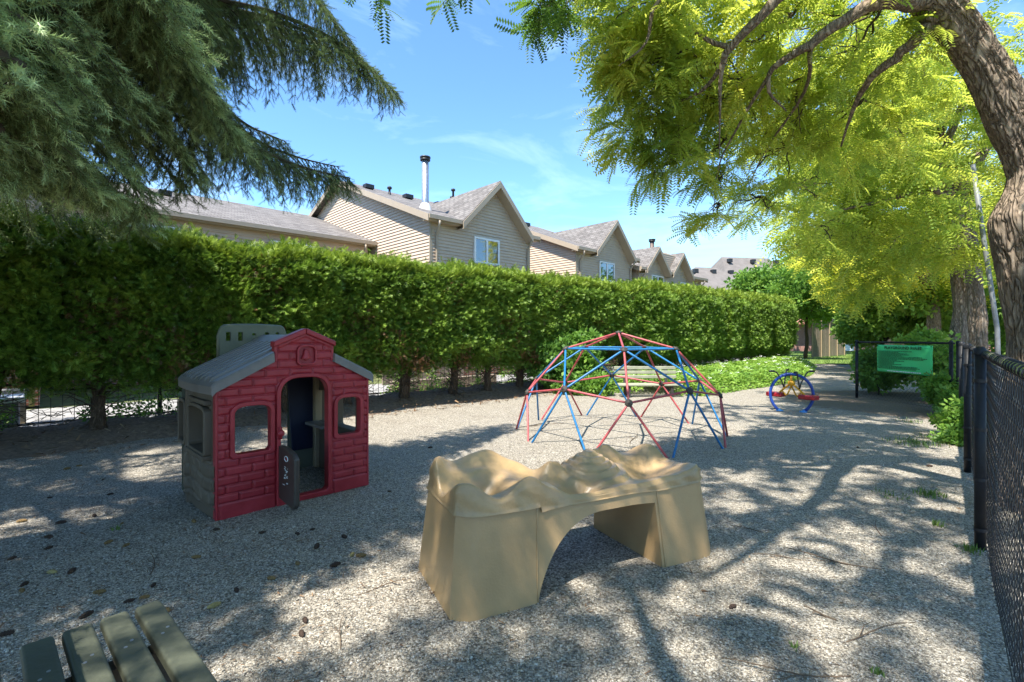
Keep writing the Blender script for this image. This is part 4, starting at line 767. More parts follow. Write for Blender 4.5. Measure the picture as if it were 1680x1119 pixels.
# ------------------------------------------------------------------ playhouse
ph = thing('playhouse', 'red brick-moulded plastic playhouse with grey ribbed roof and half door standing open', 'playhouse', (-2.24, 3.63, .012), math.atan2(.714, .70))
def archpath(x0, x1, z0, z1, rise, e=0., n=16, rc=.02):
    xc, hw = (x0+x1)/2, (x1-x0)/2+e; p = [(x0-e+rc, z0-e), (x1+e-rc, z0-e), (x1+e, z0-e+rc)]
    for i in range(n+1):
        a = math.pi*i/n; cx_ = math.cos(a); p.append((xc+hw*math.copysign(abs(cx_)**.62, cx_), z1+(rise+e)*math.sin(a)**.9))
    p.append((x0-e, z0-e+rc)); return p
def ring(mb, a, b, y0, y1, ax='x'):
    n = len(a); mk = (lambda p, y: (p[0], y, p[1])) if ax == 'x' else (lambda p, y: (y, p[0], p[1]))
    v = [mk(p, y) for y in (y0, y1) for q in (a, b) for p in q]; f = []
    for i in range(n):
        j = (i+1) % n; A0, A1, B0, B1 = i, j, n+i, n+j; f += [(A0, A1, B1, B0), (2*n+A0, 2*n+B0, 2*n+B1, 2*n+A1), (B0, B1, 2*n+B1, 2*n+B0), (A0, 2*n+A0, 2*n+A1, A1)]
    mb.add(v, f)
def inside(p, poly):
    x, z = p; c = np.zeros(np.shape(x), bool); n = len(poly)
    for i in range(n):
        (xa, za), (xb, zb) = poly[i], poly[i-1]
        c ^= ((za > z) != (zb > z)) & (x < (xb-xa)*(z-za)/(zb-za+1e-12)+xa)
    return c
holes = [archpath(.128, .396, .475, .785, .065), archpath(.955, 1.179, .505, .785, .06), archpath(.469, .872, .045, .90, .15)]
marg = [archpath(.128, .396, .475, .785, .065, .037), archpath(.955, 1.179, .505, .785, .06, .037), archpath(.469, .872, .045, .90, .15, .037)]
def gridwall(name, m, x0, x1, z0, z1, step, topf, hf, holes_, place, back=.045, smooth=True):
    nx_, nz_ = int((x1-x0)/step)+1, int((z1-z0)/step)+1; X, Z = np.meshgrid(np.linspace(x0, x1, nx_), np.linspace(z0, z1, nz_))
    tp = topf(X); Z2 = np.minimum(Z, tp); Hh = hf(X, Z2); cx_ = (X[:-1, :-1]+X[1:, 1:])/2; cz_ = (Z[:-1, :-1]+Z[1:, 1:])/2
    ok = (cz_ < topf(cx_)+step*.5)
    for h_ in holes_: ok &= ~inside((cx_, cz_), h_)
    I_ = np.arange(nx_*nz_).reshape(nz_, nx_); F_ = np.stack([I_[:-1, :-1][ok], I_[:-1, 1:][ok], I_[1:, 1:][ok], I_[1:, :-1][ok]], 1)
    fr_ = place(X, Z2, Hh).reshape(-1, 3); bk = place(X, Z2, np.full_like(X, -back)).reshape(-1, 3)
    return npmesh(name, np.concatenate([fr_, bk]), np.concatenate([F_, F_[:, ::-1]+nx_*nz_]), m, ph, smooth)
def fr_top(x):
    s = np.where(x < .65, .985+.545*x, .985+.545*.65-(x-.65)*.50); p = 1.355+.105*(1-np.abs(x-.675)/.25)
    return np.where((x > .437) & (x < .913), p-.02, s)
def groove(d, w, dep): return -dep*np.clip(1-np.abs(d)/w, 0, 1)
def fr_h(x, z):
    zz = (z-.115)/.0675; row = np.floor(zz); dz = np.minimum(zz-row, row+1-zz)*.0675; off = (row % 2)*.095+.02
    xx = (x+off)/.19; dx = np.minimum(xx % 1, 1-xx % 1)*.19; h = .006+np.minimum(groove(dz, .010, .020), groove(dx, .010, .020))
    for m_ in marg: h = np.where(inside((x, z), m_), 0, h)
    h = np.where(inside((x, z), bellm), -.004, h)
    h = np.where(z < .115, .010, h); h = np.where((np.abs(x-.437) < .007) & (z < 1.0) | (np.abs(x-.921) < .007) & (z < 1.0), -.008, h)
    h = np.where((np.abs(x-.02) < .02), h*.3, h)
    h = np.where((z > fr_top(x)-.05) & (x > .45) & (x < .90), .012, h)
    return h-.004*np.clip((.015-x)/.015, 0, 1)
bellm = archpath(.618, .756, 1.165, 1.262, .045, .014)
gridwall('front_wall', M['plasticred'], 0, 1.265, 0, 1.47, .0068, fr_top, fr_h, holes, lambda x, z, h: np.stack([x, -h, z], 2))
b_ = MB()
for a, w in zip(((.128, .396, .475, .785, .065), (.955, 1.179, .505, .785, .06), (.469, .872, .045, .90, .15)), (.030, .030, .030)):
    ring(b_, archpath(*a, -.004), archpath(*a, w), -.024, .06)
b_.build('opening_trim', M['plasticred'], ph, bevel=.009)
b_ = MB(); ring(b_, archpath(.618, .756, 1.165, 1.262, .045, -.002), archpath(.618, .756, 1.165, 1.262, .045, .016), -.024, .0); b_.build('niche_frame', M['plasticred'], ph, bevel=.006)
MB().lathe([(.0, .05), (.012, .048), (.018, .03), (.022, .008), (.033, -.012), (.035, -.02), (0, -.022)], (0, 0, 0), 18).ball((0, 0, -.028), .008).build('bell', M['plasticred'], ph, True).location = (.682, -.006, 1.228); bpy.data.objects['bell'].scale = (1.25, .9, 1.25)
# pediment cap and edges
b_ = MB()
for sg in (-1, 1):
    b_.prism([(.675, -.035, 1.415), (.675+sg*.262, -.035, 1.305), (.675+sg*.262, -.035, 1.352), (.675, -.035, 1.466)], (0, .10, 0))
    b_.box((.675+sg*.238-.014, -.012, 1.18), (.675+sg*.238+.014, .06, 1.33))
b_.build('pediment_cap', M['plasticred'], ph, bevel=.012)
MB().box((0.0, -.014, -.0), (.02, .06, 1.0)).box((1.245, -.012, 0), (1.267, .06, 1.02)).box((.44, -.02, 0), (.92, .06, .042)).build('wall_edge', M['plasticred'], ph, bevel=.009)
# side walls
def sd_top(y): return np.full_like(y, 1.0)
def sd_h(y, z):
    row = np.floor((z+.02*np.sin(y*9))/.105); o = (row*0.37) % 1; q = ((y+.03*np.sin(z*14+row))/.17+o); dx = np.minimum(q % 1, 1-q % 1)*.17; zz = (z+.02*np.sin(y*9))/.105; dz = np.minimum(zz-row, row+1-zz)*.105
    st = np.clip(np.minimum(dx, dz)/.022, 0, 1)**.6*.016; st = np.where((z > .42) | (z < .08), 0, st)
    bow = .035*np.sin(np.pi*np.clip(y, 0, 1.0)); fl = np.where(np.abs(y-.68) < .045, .03, 0)
    return st+bow+fl
sh_ = [archpath(.13, .60, .49, .80, .03), archpath(.76, .95, .49, .80, .03)]
for nm, px, sgn in (('left_wall', 0.012, -1), ('right_wall', 1.253, 1)):
    gridwall('side_wall', M['plasticbrown'], 0.005, 1.0, 0, 1.0, .01, sd_top, sd_h, sh_, lambda y, z, h, px=px, sgn=sgn: np.stack([px+sgn*h, y, z], 2))
    b_ = MB()
    for a in ((.13, .60, .49, .80, .03), (.76, .95, .49, .80, .03)): ring(b_, archpath(*a, -.004), archpath(*a, .028), px+sgn*.062, px-sgn*.05, 'y')
    b_.box((min(px, px+sgn*.075), .10, .44), (max(px, px+sgn*.075), .64, .475)); b_.box((min(px-sgn*.02, px+sgn*.058), .10, .862), (max(px-sgn*.02, px+sgn*.058), .62, .90))
    b_.build('window_frame', M['plasticbrown'], ph, bevel=.008)
# back wall with castellated top
def bk_top(x): return np.where((x > .29) & (x < .90), 1.50-.015*(np.abs(x-.595)/.3)**2-.09*np.clip((np.abs(x-.595)-.25)/.055, 0, 1)**2.5, np.where(x < .65, .985+.53*x, .985+.545*.65-(x-.65)*.5))
slots = [[(c-.018, 1.35), (c+.018, 1.35), (c+.018, 1.44), (c-.018, 1.44)] for c in (.37, .475, .715, .82)]+[[(.58, 1.405), (.61, 1.405), (.61, 1.43), (.58, 1.43)]]
gridwall('back_wall', M['plasticolive'], 0, 1.265, 0, 1.52, .0105, bk_top, lambda x, z: 0*x, [archpath(.30, .93, .05, .84, .1)]+slots, lambda x, z, h: np.stack([x, 1.03+h*0+(.0-h)*.9, z], 2), back=.04)
b_ = MB(); arc = [(x, float(bk_top(np.array(x)))) for x in np.linspace(.292, .898, 40)]
b_.tube([(.292, 1.05, 1.2)]+[(x, 1.05, z) for x, z in arc]+[(.898, 1.05, 1.2)], .02, 8); b_.build('castle_rim', M['plasticolive'], ph, True)
MB().prism([(.955, 1.0, .20), (1.17, 1.0, .20), (1.17, 1.0, 1.0), (.90, 1.0, 1.0)], (0, .022, 0)).build('blue_panel', M['navy'], ph, bevel=.006)
MB().box((1.165, .93, 0), (1.24, 1.0, 1.0)).build('corner_post', M['plastictan'], ph, bevel=.01)
# roof: two ribbed slopes
def roofside(xe, ze, xr, zr, name):
    n1, n2 = 26, 110; V = []; 
    for i in range(n1+1):
        s_ = i/n1
        for j in range(n2+1):
            y = -.035+1.09*j/n2; xe2 = xe+(-.045 if xe < .5 else .045)*math.sin(math.pi*j/n2)**.7; x = xe2+(xr-xe2)*s_; z = ze+(zr-ze)*s_
            if i == 0: z -= .018
            if .05 < s_ < .90 and .09 < j/n2 < .92: z += .016*(1 if math.sin((j/n2)*2*math.pi*9.5) > -.35 else -1.1)
            if j in (0, n2): z -= .015
            if .425 < x < .925 and y < .06: y = .06
            V.append((x, y, z))
    W_ = n2+1; F_ = [(i*W_+j, i*W_+j+1, (i+1)*W_+j+1, (i+1)*W_+j) for i in range(n1) for j in range(n2)]
    # skirt
    edge = [i*W_ for i in range(n1, -1, -1)]+list(range(1, W_))+[i*W_+n2 for i in range(1, n1+1)]
    b = len(V)
    for e in edge: x, y, z = V[e]; V.append((x+(.004 if xe < .5 else -.004), y, z-.062))
    F_ += [(edge[k], edge[k+1], b+k+1, b+k) for k in range(len(edge)-1)]
    o = npmesh(name, V, F_, M['plasticgrey'], ph, True); sm = o.modifiers.new('edge', 'EDGE_SPLIT'); sm.split_angle = R(38); return o
roofside(-.03, 1.035, .65, 1.385, 'roof_slope'); roofside(1.30, 1.05, .65, 1.385, 'roof_slope')
MB().prism([(.55, .06, 1.335), (.65, .06, 1.388), (.75, .06, 1.34), (.75, .06, 1.352), (.65, .06, 1.412), (.55, .06, 1.352)], (0, .92, 0)).build('ridge_cap', M['plasticgrey'], ph, bevel=.008)
# half door, open at a right angle
dr = MB().prism([(.452, -.01, .07), (.452, -.31, .04), (.452, -.345, .08), (.452, -.345, .44), (.452, -.29, .475), (.452, -.13, .505), (.452, -.01, .50)], (.045, 0, 0)).build('door', M['doorplastic'], ph, bevel=.014)
MB().tube([(.4505, -.185+.032*math.cos(a), .42+.02*math.sin(a)) for a in np.linspace(0, 2*math.pi, 25)], .0035, 6).build('oval_badge', M['whiteink'], dr, True)
MB().box((.4495, -.207, .413), (.4515, -.163, .427)).build('badge_fill', M['plasticred'], dr)
st = MB(); r_ = random.Random(2)
for i in range(16):
    y, z = -.13-.09*r_.random(), .20+.15*r_.random(); st.box((.4500, y, z), (.4512, y+.008+.028*r_.random(), z+.003+.006*r_.random()))
st.build('worn_sticker', M['whiteink'], dr)
MB().ball((.465, -.035, .60), .03, 8, (1, .8, 1)).box((.448, -.03, .55), (.478, .0, .65)).build('latch', M['plasticred'], ph, True)
MB().box((1.06, .55, .47), (1.2, .95, .50)).build('inside_shelf', M['plasticgrey'], ph, bevel=.008)

# ------------------------------------------------------------------ moulded sand-and-water table
P1 = np.array((-.28, 2.33)); EX = np.array((.899, .438)); EY = np.array((-.438, .899))
stb = thing('play_table', 'sand-coloured plastic play table moulded as mountains, with arch underneath', 'play table', (P1[0], P1[1], .0), math.atan2(.438, .899))
Lx, Ly = 1.80, .72
def tz(x, y):
    b = lambda cx_, cy_, sx, sy, h: h*np.exp(-(((x-cx_)/sx)**2+((y-cy_)/sy)**2))
    z = .50+0*x
    left = 1/(1+np.exp((x-.50)/.045)); right = 1/(1+np.exp(-(x-1.36)/.05))
    z = z+left*.115+right*.04
    z = z+b(.04, .66, .07, .11, .065)+b(.42, .70, .22, .09, .075)+b(.06, .02, .09, .10, .035)+b(.45, .03, .10, .10, .05)-b(.23, .02, .09, .09, .05)
    z = z-left*b(.25, .34, .17, .19, .19)-b(.02, .36, .07, .14, .06)+b(.27, .52, .09, .06, .045)+b(.60, .10, .10, .13, .055)+b(.60, .62, .12, .10, .06)
    z = z-b(.86, .16, .16, .10, .075)+b(.80, .50, .09, .10, .10)
    m_ = b(1.10, .46, .19, .26, .155); st_ = .030; ms = np.floor(m_/st_)*st_+np.clip((m_/st_ % 1-.55)/.45, 0, 1)*st_; z = z+ms
    z = z-right*b(1.52, .34, .17, .20, .12)-b(1.36, .22, .09, .12, .03)+b(1.42, .69, .09, .08, .08)+b(1.76, .62, .10, .12, .07)+b(1.74, .05, .12, .12, .02)+b(1.30, .70, .09, .07, .07)
    z = .50+(z-.50)*np.where(z > .50, 1.0, 1)
    z = z+.003*np.sin(x*31+2*np.sin(y*17))*np.sin(y*27+x*9)
    return z
NX, NY = 240, 100
def warp(x, y, z):      # mouldings narrow upwards; near left corner leans in, ends are rounded
    k = z/.62; cxn = x/Lx-.5; cyn = y/Ly-.5
    mid = np.exp(-((x-.91)/.40)**6)
    x2 = x-k*.085*cxn*1.4; y2 = y-k*.13*cyn+(.055*mid*(1-2*(y/Ly)))*(.35+.65*k)
    r = np.clip((np.abs(cxn)*2-.86)/.14, 0, 1)**2; y2 = y2-cyn*.13*r
    return x2, y2
gx, gy = np.meshgrid(np.linspace(0, Lx, NX), np.linspace(0, Ly, NY)); ez_ = np.minimum(np.minimum(gx, Lx-gx), np.minimum(gy, Ly-gy))
gzv = tz(gx, gy)-.018*np.clip(1-ez_/.018, 0, 1)**2
wx_, wy_ = warp(gx, gy, gzv); Vt = list(np.stack([wx_, wy_, gzv], 2).reshape(-1, 3)); It = np.arange(NX*NY).reshape(NY, NX)
Ft = list(map(tuple, np.stack([It[:-1, :-1], It[:-1, 1:], It[1:, 1:], It[1:, :-1]], 2).reshape(-1, 4)))
per = list(It[0, :])+list(It[1:, -1])+list(It[-1, -2::-1])+list(It[-2:0:-1, 0]); px_ = gx.ravel()[per]; py_ = gy.ravel()[per]
def lipz(x): return .492-.012*math.sin(x*2)+(.03 if x < .49 else 0)+(.0 if x > 1.37 else 0)
rows = 9; n_ = len(per); base_i = len(Vt)
for rr in range(1, rows+1):
    for k in range(n_):
        x, y = px_[k], py_[k]; zt = float(Vt[per[k]][2]); lip = lipz(x)-.03; t_ = rr/rows; z = zt+(lip-zt)*t_
        rough_ = .004*math.sin(x*23+z*31)*math.sin(z*37+x*11) if 0 < rr < rows else 0
        a, b = warp(x, y, z); nx_ = -1 if x < 1e-6 else (1 if x > Lx-1e-6 else 0); ny_ = -1 if y < 1e-6 else (1 if y > Ly-1e-6 else 0)
        o_ = .012 if rr == rows else .006+rough_; Vt.append((a+nx_*o_, b+ny_*o_, z))
for rr in range(rows):
    A_ = per if rr == 0 else [base_i+(rr-1)*n_+k for k in range(n_)]; B_ = [base_i+rr*n_+k for k in range(n_)]
    Ft += [(A_[k], B_[k], B_[(k+1) % n_], A_[(k+1) % n_]) for k in range(n_)]
npmesh('tabletop', Vt, Ft, M['sandrock'], stb, True)
# base: front/back faces with an arch, solid inner vault
ax0, ax1 = .47, 1.33
def archz(x):
    t_ = (x-ax0)/(ax1-ax0)
    return -1 if t_ <= 0 or t_ >= 1 else (.385*(1-(1-t_/.56)**2.1)**.66 if t_ < .56 else .385)
xsb = sorted(set(list(np.linspace(0, Lx, 90))+list(ax0+(ax1-ax0)*(.5-.5*np.cos(np.linspace(0, np.pi, 60)))))); V_ = []; F_ = []
def colpts(x, y, side):
    z0 = max(archz(x), -.02); zt = lipz(x)+.0; return [(*map(float, warp(x, y, z0+(zt-z0)*q)), z0+(zt-z0)*q) for q in np.linspace(0, 1, 9)]
for side, y in ((0, .0), (1, Ly)):
    o = len(V_)
    for x in xsb: V_ += colpts(x, y, side)
    for i in range(len(xsb)-1):
        for q in range(8):
            a = (o+i*9+q, o+(i+1)*9+q, o+(i+1)*9+q+1, o+i*9+q+1); F_.append(a if side == 0 else a[::-1])
nb = len(xsb)*9
for i in range(len(xsb)-1): F_.append((i*9, nb+i*9, nb+(i+1)*9, (i+1)*9))       # underside and vault
for e in (0, len(xsb)-1):
    o = len(V_); yy = np.linspace(0, Ly, 14)
    for y in yy: V_ += colpts(xsb[e], y, 0)
    for i in range(13):
        for q in range(8): a = (o+i*9+q, o+(i+1)*9+q, o+(i+1)*9+q+1, o+i*9+q+1); F_.append(a[::-1] if e == 0 else a)
bs = npmesh('base', V_, F_, M['sand'], stb, True); bs.modifiers.new('edge', 'EDGE_SPLIT').split_angle = R(35)
sm_ = MB()
for x in (ax0-.005, ax1+.02):
    sm_.tube([(*map(float, warp(x, -.001, z)), z) for z in np.linspace(0, lipz(x)-.01, 8)], .0045, 6)
sm_.build('seam', M['sand'], stb, True)

# ------------------------------------------------------------------ climbing dome
dc = thing('climbing_dome', 'geodesic climbing dome of red and blue tubes standing on sunlit gravel', 'climbing dome', (1.57, 7.1, -.075), R(-97.5))
RD = 1.54; z5 = .4472; r5 = .8944
ico = [np.array((r5*math.cos(2*math.pi*i/5), r5*math.sin(2*math.pi*i/5), z5)) for i in range(5)]; apex = np.array((0, 0, 1.)); nrm_ = lambda v: v/np.linalg.norm(v)
r1 = [nrm_(apex+ico[i]) for i in range(5)]; r2m = [nrm_(ico[i]+ico[(i+1) % 5]) for i in range(5)]
lowI = [np.array((r5*math.cos(2*math.pi*(i+.5)/5), r5*math.sin(2*math.pi*(i+.5)/5), -z5)) for i in range(5)]
eq = []
for i in range(5): eq.append((nrm_(ico[i]+lowI[i]), nrm_(ico[i]+lowI[(i-1) % 5])))
bars = []
for i in range(5):
    bars += [(apex, r1[i], 'r'), (r1[i], r1[(i+1) % 5], 'b'), (r1[i], ico[i], 'r'), (r1[i], r2m[i], 'b'), (r1[i], r2m[(i-1) % 5], 'b'), (ico[i], r2m[i], 'r'), (ico[i], r2m[(i-1) % 5], 'r')]
    bars += [(ico[i], eq[i][0], 'r'), (ico[i], eq[i][1], 'r'), (r2m[i], eq[i][0], 'b'), (r2m[i], eq[(i+1) % 5][1], 'b')]
    bars += [(eq[i][0], eq[i][1], 'g'), (eq[i][0], eq[(i+1) % 5][1], 'g')]
for a, b, c in bars:
    a, b = a*RD, b*RD; d = nrm_(b-a); a2, b2 = a+d*.03, b-d*.03
    MB().tube([a2, a2+d*.04, (a+b)/2, b2-d*.04, b2], [.010, .0145, .0145, .0145, .010], 9).build('red_bar' if c == 'r' else 'blue_bar' if c == 'b' else 'ground_bar', M['redpipe' if c == 'r' else 'bluepipe' if c == 'b' else 'buriedpipe'], dc, True)
for v in [apex]+r1+ico+r2m:
    q = Vector(v).to_track_quat('Z', 'Y').to_matrix().to_4x4(); hb = MB().lathe([(0, -.022), (.044, -.02), (.05, 0), (.044, .018), (.014, .022), (.012, .03), (0, .031)], (0, 0, 0), 12)
    o = hb.build('hub', M['hub'], dc, True); o.matrix_local = Matrix.Translation(Vector(v*RD)) @ q

# ------------------------------------------------------------------ hoop rocker
hr = thing('hoop_rocker', 'small blue hoop rocker with red seats, yellow struts and dark handlebars', 'rocker', (5.28, 9.1, 0), R(-24))
MB().tube([(.40*math.sin(a), 0, .33-.40*math.cos(a)) for a in np.linspace(R(38), R(322), 40)], .030, 12).build('hoop', M['hoopblue'], hr, True)
for s in (-1, 1):
    MB().tube([(s*.245, 0, .03), (s*.215, 0, -.02), (s*.19, 0, -.05)], [.034, .037, .037], 12).lathe([(.07, -.01), (.07, .012), (0, .014)], (s*.22, 0, 0), 14).build('foot', M['footblue'], hr, True)
MB().tube([(0, 0, .70), (0, 0, .52)], .022, 8).lathe([(0, .60), (.06, .595), (.075, .55), (.05, .50), (0, .49)], (0, 0, 0), 14).build('pivot', M['yellow'], hr, True)
for k, (dx, dy) in enumerate(((.33, -.22), (-.32, .20))):
    a = Vector((dx, dy, 0)); e = Vector((-dy, dx, 0)).normalized()
    MB().tube([(0, 0, .56), tuple(a*.45+Vector((0, 0, .42))), tuple(a*.8+Vector((0, 0, .30))), tuple(a*1.05+Vector((0, 0, .27)))], .02, 8).tube([tuple(a*.5+Vector((0, 0, .38))), tuple(a*.30+Vector((0, 0, .30))), tuple(a*.1+e*.08+Vector((0, 0, .34))), tuple(Vector((0, 0, .50)))], .015, 8).build('strut', M['yellow'], hr, True)
    ang = math.atan2(dy, dx); q = Matrix.Translation(a*.88+Vector((0, 0, .305))) @ Matrix.Rotation(ang, 4, 'Z')
    o = MB().box((-.17, -.11, -.045), (.17, .11, .045)).build('seat', M['seatred'], hr, bevel=.026); o.matrix_local = q
    hbm = MB()
    for s in (-1, 1): hbm.tube([tuple(a*.42+Vector((0, 0, .45))), tuple(a*.45+e*s*.06+Vector((0, 0, .58))), tuple(a*.55+e*s*.20+Vector((0, 0, .76))), tuple(a*.62+e*s*.26+Vector((0, 0, .785)))], .014, 7)
    hb = hbm.build('handlebar', M['hub'], hr, True); g_ = MB()
    for s in (-1, 1): g_.tube([tuple(a*.62+e*s*.26+Vector((0, 0, .785))), tuple(a*.68+e*s*.40+Vector((0, 0, .79)))], .021, 8)
    g_.build('grip', M['black'], hb, True)

hr.scale = (.88, .88, .96)
# ------------------------------------------------------------------ benches
def bench(label, loc, rz, m, L=1.5, z=.43):
    b = thing('bench', label, 'bench', loc, rz, 'slatted benches')
    for i in range(4):
        y = i*.096; MB().box((0, y, z-.045+.003*(i % 2)), (L, y+.078, z)).build('seat_slat', m, b, bevel=.012)
    for i in range(3):
        zz = z+.10+i*.105; MB().box((0, .42+.02*i, zz), (L, .455+.02*i, zz+.078)).build('back_slat', m, b, bevel=.012)
    for x in (.22, L-.22-.06):
        MB().box((x, .02, 0), (x+.06, .08, z-.047)).box((x, .30, 0), (x+.06, .36, z-.047)).box((x, .02, z-.11), (x+.06, .42, z-.048)).build('leg', M['hub'], b)
        MB().prism([(x, .36, .1), (x, .40, .1), (x, .52, z+.42), (x, .478, z+.42)], (.06, 0, 0)).build('back_support', M['hub'], b)
    scr = MB()
    for i in range(4):
        for x in (L-.235, L-.265): scr.lathe([(.005, -.001), (.005, .0015), (0, .002)], (x, i*.096+.03+.02*(x < L-.25), z), 8)
    scr.build('screws', M['steel'], b); return b
bench('near grey-green slatted bench cut by the bottom left corner of the photo', (-.19, .79, 0), math.atan2(.667, -.745), M['slat'])
bench('distant pale slatted bench among the leaves behind the climbing dome', (*(np.array((3.0, 11.6))-.75*D[:2]), -.12), R(2), M['slatpale'], 1.5)

# ------------------------------------------------------------------ chain-link fence
def chainlink(root, L, h=1.27, z0=.03, p=.042, rw=.0016):
    nk = int(L/p); nj = int((h-z0)/p); j = np.arange(nj); segs0 = []; segs1 = []
    for k in range(nk):
        xa = k*p+np.where((j+k) % 2 == 0, .0, p); xb = k*p+np.where((j+k) % 2 == 0, p, .0); off = .002*(1 if k % 2 else -1)
        wob = .006*math.sin(k*.13)
        segs0.append(np.stack([xa, np.full(nj, off+wob), z0+j*p], 1)); segs1.append(np.stack([xb, np.full(nj, -off+wob), z0+(j+1)*p], 1))
    A = np.concatenate(segs0); B = np.concatenate(segs1); d = B-A; d /= np.linalg.norm(d, axis=1, keepdims=True); u = np.array((0, 1., 0)); w = np.cross(d, u); 
    V = np.stack([A+rw*u, A+rw*w, A-rw*u, A-rw*w, B+rw*u, B+rw*w, B-rw*u, B-rw*w], 1).reshape(-1, 3); b = (np.arange(len(A))*8)[:, None]
    F = np.concatenate([b+np.array(q) for q in ((0, 1, 5, 4), (1, 2, 6, 5), (2, 3, 7, 6), (3, 0, 4, 7))]); npmesh('wire_mesh', V, F, M['blackvinyl'], root)
def clf(label, p0, p1, postS, h=1.285, railm='rail'):
    p0 = np.array(p0); p1 = np.array(p1); L_ = np.linalg.norm(p1-p0); f = thing('chain_link_fence', label, 'fence', (*p0, 0), math.atan2(*(p1-p0)[::-1]), 'black chain-link fence panels'); chainlink(f, L_, h)
    rl = MB().tube([(x, .0, h+.004*math.sin(x*2)) for x in np.linspace(0, L_, 30)], .0215, 12).build('top_rail', M[railm], f, True)
    first_ = None; xs_ = list(np.arange(.1, L_, .115)); rest = MB()
    for i, x in enumerate(xs_):
        lp = lambda mb, x: mb.tube([(x+.010*math.sin(a*.5), .0245*math.cos(a), h+.0245*math.sin(a)) for a in np.linspace(0, 2*math.pi, 13)], .0032, 5, False)
        if len(xs_) > 100 and (i < 12 or i > 108): lp(rest, x); continue
        if first_ is None: first_ = lp(MB(), 0).build('tie_wire', M['blackvinyl'], rl, True); first_.location = (x, 0, 0)
        else: q = first_.copy(); C.objects.link(q); q.parent = rl; q.location = (x, 0, 0)
    if rest.v: rest.build('more_tie_wires', M['blackvinyl'], rl, True)['kind'] = 'stuff'
    for s in postS:
        q = MB().tube([(s, .030, -.1), (s, .030, h+.0)], .030, 14).lathe([(.034, 0), (.034, .03), (.02, .05), (0, .055)], (s, .030, h), 14).build('post', M['postblack'], f, True)
        tb = MB()
        for z in (.12, .45, .78, 1.1): tb.lathe([(.0335, 0), (.0335, .022)], (s, .030, z), 14)
        tb.box((s+.036, .0, .04), (s+.041, .018, h-.03)); tb.build('tension_band', M['blackvinyl'], q, True)
    MB().tube([(0, .004, .05), (L_, .004, .05)], .0025, 5).build('bottom_wire', M['blackvinyl'], f)
    return f
fp = lambda s, t_=-.20: (FD*s+FN*t_)[:2]
c0 = fp(11.9)
clf('long black chain-link fence along the right side with mossy green top rail', fp(-3), c0, [3+x for x in (-.95, 1.5, 4.43, 6.9, 9.4, 11.87)])
clf('short black chain-link panel at the far corner carrying the green sign', c0+np.array((-.03, .09)), (7.95, 11.1), [.03, 2.27], railm='postblack')
# ---- sign
s0 = np.array((7.985-.035, 10.42, 0)); e_ = np.array((.085, -1, 0)); e_ /= np.linalg.norm(e_); 
sg_ = thing('sign', 'green PLAYGROUND RULES sign wired to the far fence panel', 'sign', tuple(s0+np.array((-.05, 0, 0))), math.atan2(e_[1], e_[0]))
W_, Hs = 1.26, .57; zb_ = .665
sv = []; nxs, nzs = 24, 10
for i in range(nxs+1):
    for j in range(nzs+1): x = W_*i/nxs; z = zb_+Hs*j/nzs; sv.append((x, .008*math.sin(x*7+z*3)*math.sin((z-zb_)*5)-.004*math.sin(x*17+z*23), z-.012*(x/W_)*(1-j/nzs)))
f_ = [(i*(nzs+1)+j, (i+1)*(nzs+1)+j, (i+1)*(nzs+1)+j+1, i*(nzs+1)+j+1) for i in range(nxs) for j in range(nzs)]
bd_ = npmesh('board', sv, f_, M['sign'], sg_, True); so_ = bd_.modifiers.new('s', 'SOLIDIFY'); so_.thickness = .004
def text(body, size, x, z, m, name, parent, bold=.0, spacing=1.0):
    cu = bpy.data.curves.new(name, 'FONT'); cu.body = body; cu.size = size; cu.align_x = 'CENTER'; cu.offset = bold; cu.space_character = spacing; cu.resolution_u = 2
    o = bpy.data.objects.new(name, cu); C.objects.link(o); dg = bpy.context.evaluated_depsgraph_get(); me = bpy.data.meshes.new_from_object(o.evaluated_get(dg)); bpy.data.objects.remove(o)
    me.materials.clear(); me.materials.append(m); q = bpy.data.objects.new(name, me); C.objects.link(q); q.parent = parent; q.location = (x, -.022, z); q.rotation_euler = (R(90), 0, 0); return q
text('PLAYGROUND RULES', .083, W_*.5, zb_+Hs-.085, M['ink'], 'title', sg_, .0022, 1.06)
ln = MB(); r_ = random.Random(4); z = zb_+Hs-.135
for row, ext in enumerate((.66, .40, .56, .62, .48, .82, .93, .86, .40, .52, .36, .34, .46, .30, .76, .80, .72)):
    x = .05 if row % 3 else .035
    while x < W_*ext: w = r_.uniform(.012, .05); ln.box((x, -.0215, z), (x+w, -.0205, z+.011)); x += w+.008
    z -= .0225
ln.build('small_print', M['ink'], sg_)
ln = MB(); x = .28
while x < 1.0: w = r_.uniform(.02, .07); ln.box((x, -.0225, zb_+.018), (x+w, -.0215, zb_+.036)); x += w+.012
ln.build('white_line', M['whiteink'], sg_)
for x, z in ((.02, zb_+Hs-.02), (W_-.02, zb_+Hs-.02), (.02, zb_+.02), (W_-.02, zb_+.0)): MB().box((x-.006, -.024, z-.006), (x+.006, .03, z+.006)).build('wire_tie', M['blackvinyl'], sg_)

